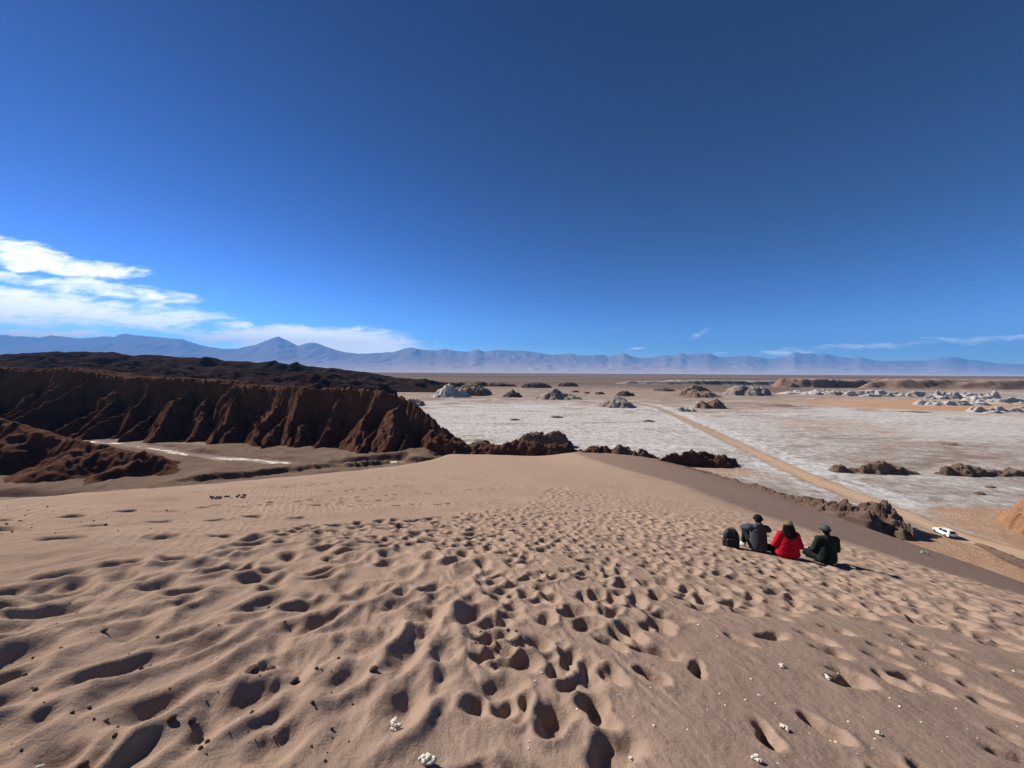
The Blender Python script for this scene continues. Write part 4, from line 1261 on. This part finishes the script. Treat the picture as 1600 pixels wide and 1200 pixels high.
for sg in (-1, 1):
    rounded('shoulder_strap', lambda bm: limb(bm, [(sg * .06, .08, .44), (sg * .10, .16, .34), (sg * .12, .15, .20), (sg * .12, .09, .09)], [.022, .026, .022, .014]), REM, M_strap, bp)
    rounded('side_pocket', lambda bm: [ball(bm, (sg * .165, 0, z), (.03, .075, .06)) for z in (.08, .13, .18)], packmods, M_pack, bp)

# ------------------------------------------------------------------ car
def car(loc, rz):
    root = tag(empty('parked_car', loc, rz), 'small white car parked on the dirt track below the dune', 'car')
    M_paint = simple('white_paint', (0.78, 0.78, 0.77), .25, .03, 4, .5)
    M_glass = simple('dark_glass', (0.012, 0.014, 0.017), .08, .2, 3, .5)
    M_tyre = simple('tyre_rubber', (0.018, 0.018, 0.018), .85, .2)
    M_rim = simple('alloy', (0.45, 0.45, 0.46), .35, .1, 20, .5, metal=0.8)
    M_red = simple('tail_lamp', (0.35, 0.012, 0.010), .25, .1)
    M_trim = simple('black_trim', (0.02, 0.02, 0.021), .6, .2)
    M_lamp = simple('head_lamp', (0.6, 0.62, 0.64), .1, .05, 5, .6)
    # stations along the length: y, floor, belt, roof, half width, roof half width
    st = [(-2.12, .42, .78, .90, .70, .62), (-2.08, .30, .86, 1.02, .80, .66), (-1.95, .24, .95, 1.20, .87, .64), (-1.65, .22, .98, 1.46, .89, .60), (-1.2, .21, .97, 1.53, .90, .62), (-.5, .20, .95, 1.55, .90, .63),
          (.15, .20, .93, 1.52, .90, .62), (.50, .20, .92, 1.40, .90, .62), (.95, .20, .92, 1.12, .90, .66), (1.20, .20, .91, .98, .89, .70), (1.60, .21, .84, .90, .87, .68), (1.95, .24, .74, .80, .82, .62), (2.12, .32, .62, .68, .72, .55), (2.17, .42, .55, .58, .64, .5)]
    def ring(s):
        y, zf, zb, zr, wd, wr = s
        half = [(wd * .55, zf), (wd * .95, zf + .05), (wd, (zf + zb) / 2), (wd * .985, zb - .05), (wd * .955, zb), (wr + .02, zb + (zr - zb) * .86), (wr * .82, zr - (zr - zb) * .03), (wr * .4, zr)]
        return [(x, y, z) for x, z in half] + [(-x, y, z) for x, z in reversed(half)]
    rings = [ring(s) for s in st]
    nr = len(rings[0])
    def build(name, faces, mat, off=0.0, parent=root, cap=False):
        bm = bmesh.new()
        vs = {}
        def V_(i, j):
            k = (i, j % nr)
            if k not in vs: vs[k] = bm.verts.new(rings[i][j % nr])
            return vs[k]
        for (i, j) in faces:
            bm.faces.new([V_(i, j), V_(i + 1, j), V_(i + 1, j + 1), V_(i, j + 1)])
        if cap:
            bm.faces.new([V_(0, j) for j in range(nr)]); bm.faces.new([V_(len(rings) - 1, j) for j in reversed(range(nr))])
        bmesh.ops.recalc_face_normals(bm, faces=bm.faces)
        if off:
            c = Vector((0, 0, .85)); bm.normal_update()
            for v in bm.verts:
                n = v.normal.copy()
                if n.dot(v.co - c) < 0: n = -n
                v.co += n * off
            cen = sum((v.co for v in bm.verts), Vector()) / len(bm.verts)
            for v in bm.verts: v.co = cen + (v.co - cen) * .93
            bmesh.ops.solidify(bm, geom=bm.faces[:], thickness=.008)
        me = bpy.data.meshes.new(name); bm.to_mesh(me); bm.free()
        o = link(name, me, mat, parent)
        if cap:
            md = o.modifiers.new('soft', 'BEVEL'); md.width = .03; md.segments = 2; md.limit_method = 'ANGLE'
        return o
    body = build('car_body', [(i, j) for i in range(len(st) - 1) for j in range(nr)], M_paint, cap=True)
    for (a, e) in ((3, 5), (5, 7)):
        build('side_window', [(i, 4) for i in range(a, e)], M_glass, .012)
        build('side_window', [(i, nr - 6) for i in range(a, e)], M_glass, .012)
    build('windscreen', [(i, j) for i in (7, 8) for j in (6, 7, 8)], M_glass, .012)
    build('rear_window', [(i, j) for i in (1, 2) for j in (6, 7, 8)], M_glass, .014)
    def box(name, c, s, mat, parent=root, bev=.015):
        bm = bmesh.new()
        bmesh.ops.create_cube(bm, size=1, matrix=Matrix.Translation(c) @ Matrix.Diagonal((*s, 1)))
        bmesh.ops.bevel(bm, geom=bm.edges[:], offset=bev, segments=2, affect='EDGES')
        me = bpy.data.meshes.new(name); bm.to_mesh(me); bm.free()
        return link(name, me, mat, parent)
    for sg in (-1, 1):
        box('tail_light', (sg * .70, -2.06, .88), (.18, .10, .16), M_red)
        box('headlight', (sg * .62, 2.02, .66), (.28, .16, .11), M_lamp)
        box('mirror', (sg * .98, .62, 1.0), (.16, .10, .12), M_paint)
        box('sill', (sg * .895, -.1, .27), (.05, 2.2, .10), M_trim)
        box('roof_rail', (sg * .58, -.55, 1.565), (.035, 1.7, .035), M_trim)
    bmpr = box('rear_bumper', (0, -2.10, .45), (1.45, .12, .22), M_trim)
    box('number_plate', (0, -2.172, .52), (.44, .012, .11), simple('plate', (.65, .65, .62), .5, .05), bmpr, .004)
    for sg in (-1, 1):
        for yy in (-1.32, 1.36):
            bm = bmesh.new()
            prof = [(.20, -.09), (.30, -.105), (.33, -.08), (.335, 0), (.33, .08), (.30, .105), (.20, .09)]
            nseg = 28
            vv = [[bm.verts.new((z, r_ * math.cos(a), r_ * math.sin(a))) for (r_, z) in prof] for a in [k / nseg * 2 * math.pi for k in range(nseg)]]
            for k in range(nseg):
                for j in range(len(prof) - 1):
                    bm.faces.new([vv[k][j], vv[k][j + 1], vv[(k + 1) % nseg][j + 1], vv[(k + 1) % nseg][j]])
            me = bpy.data.meshes.new('wheel'); bm.to_mesh(me); bm.free()
            whl = link('wheel', me, M_tyre, root); whl.location = (sg * .82, yy, .335)
            bm = bmesh.new()
            bmesh.ops.create_cone(bm, cap_ends=True, segments=24, radius1=.21, radius2=.19, depth=.12, matrix=Matrix.Rotation(math.pi / 2, 4, 'Y'))
            for k in range(5):
                a = k * 1.2566
                bmesh.ops.create_cube(bm, size=1, matrix=Matrix.Rotation(a, 4, 'X') @ Matrix.Translation((sg * .065, .10, 0)) @ Matrix.Diagonal((.03, .17, .05, 1)))
            me = bpy.data.meshes.new('rim'); bm.to_mesh(me); bm.free()
            link('rim', me, M_rim, whl)
    return root
cxx, cyy = ground_at(1476, 836)
car((cxx, cyy, 0.05), R(-13)).scale = (0.86, 0.86, 0.86)

# ------------------------------------------------------------------ air
hz = bmesh.new()
bmesh.ops.create_cube(hz, size=1.0)
for v in hz.verts:
    v.co = Vector((v.co.x * 230000, 19000 + v.co.y * 44000, 1590 + v.co.z * 3260))
me = bpy.data.meshes.new('haze'); hz.to_mesh(me); hz.free()
M_haze = bpy.data.materials.new('haze_air')
M_haze.use_nodes = True
t = NT(M_haze.node_tree); t.n.clear()
pv = t.new('ShaderNodeVolumePrincipled')
pv.inputs['Color'].default_value = (0.155, 0.43, 1.0, 1.0)
pv.inputs['Density'].default_value = 3.7e-5
pv.inputs['Anisotropy'].default_value = 0.0
ho = t.new('ShaderNodeOutputMaterial')
t.l.new(pv.outputs[0], ho.inputs['Volume'])
tag(link('haze', me, M_haze), kind='stuff')
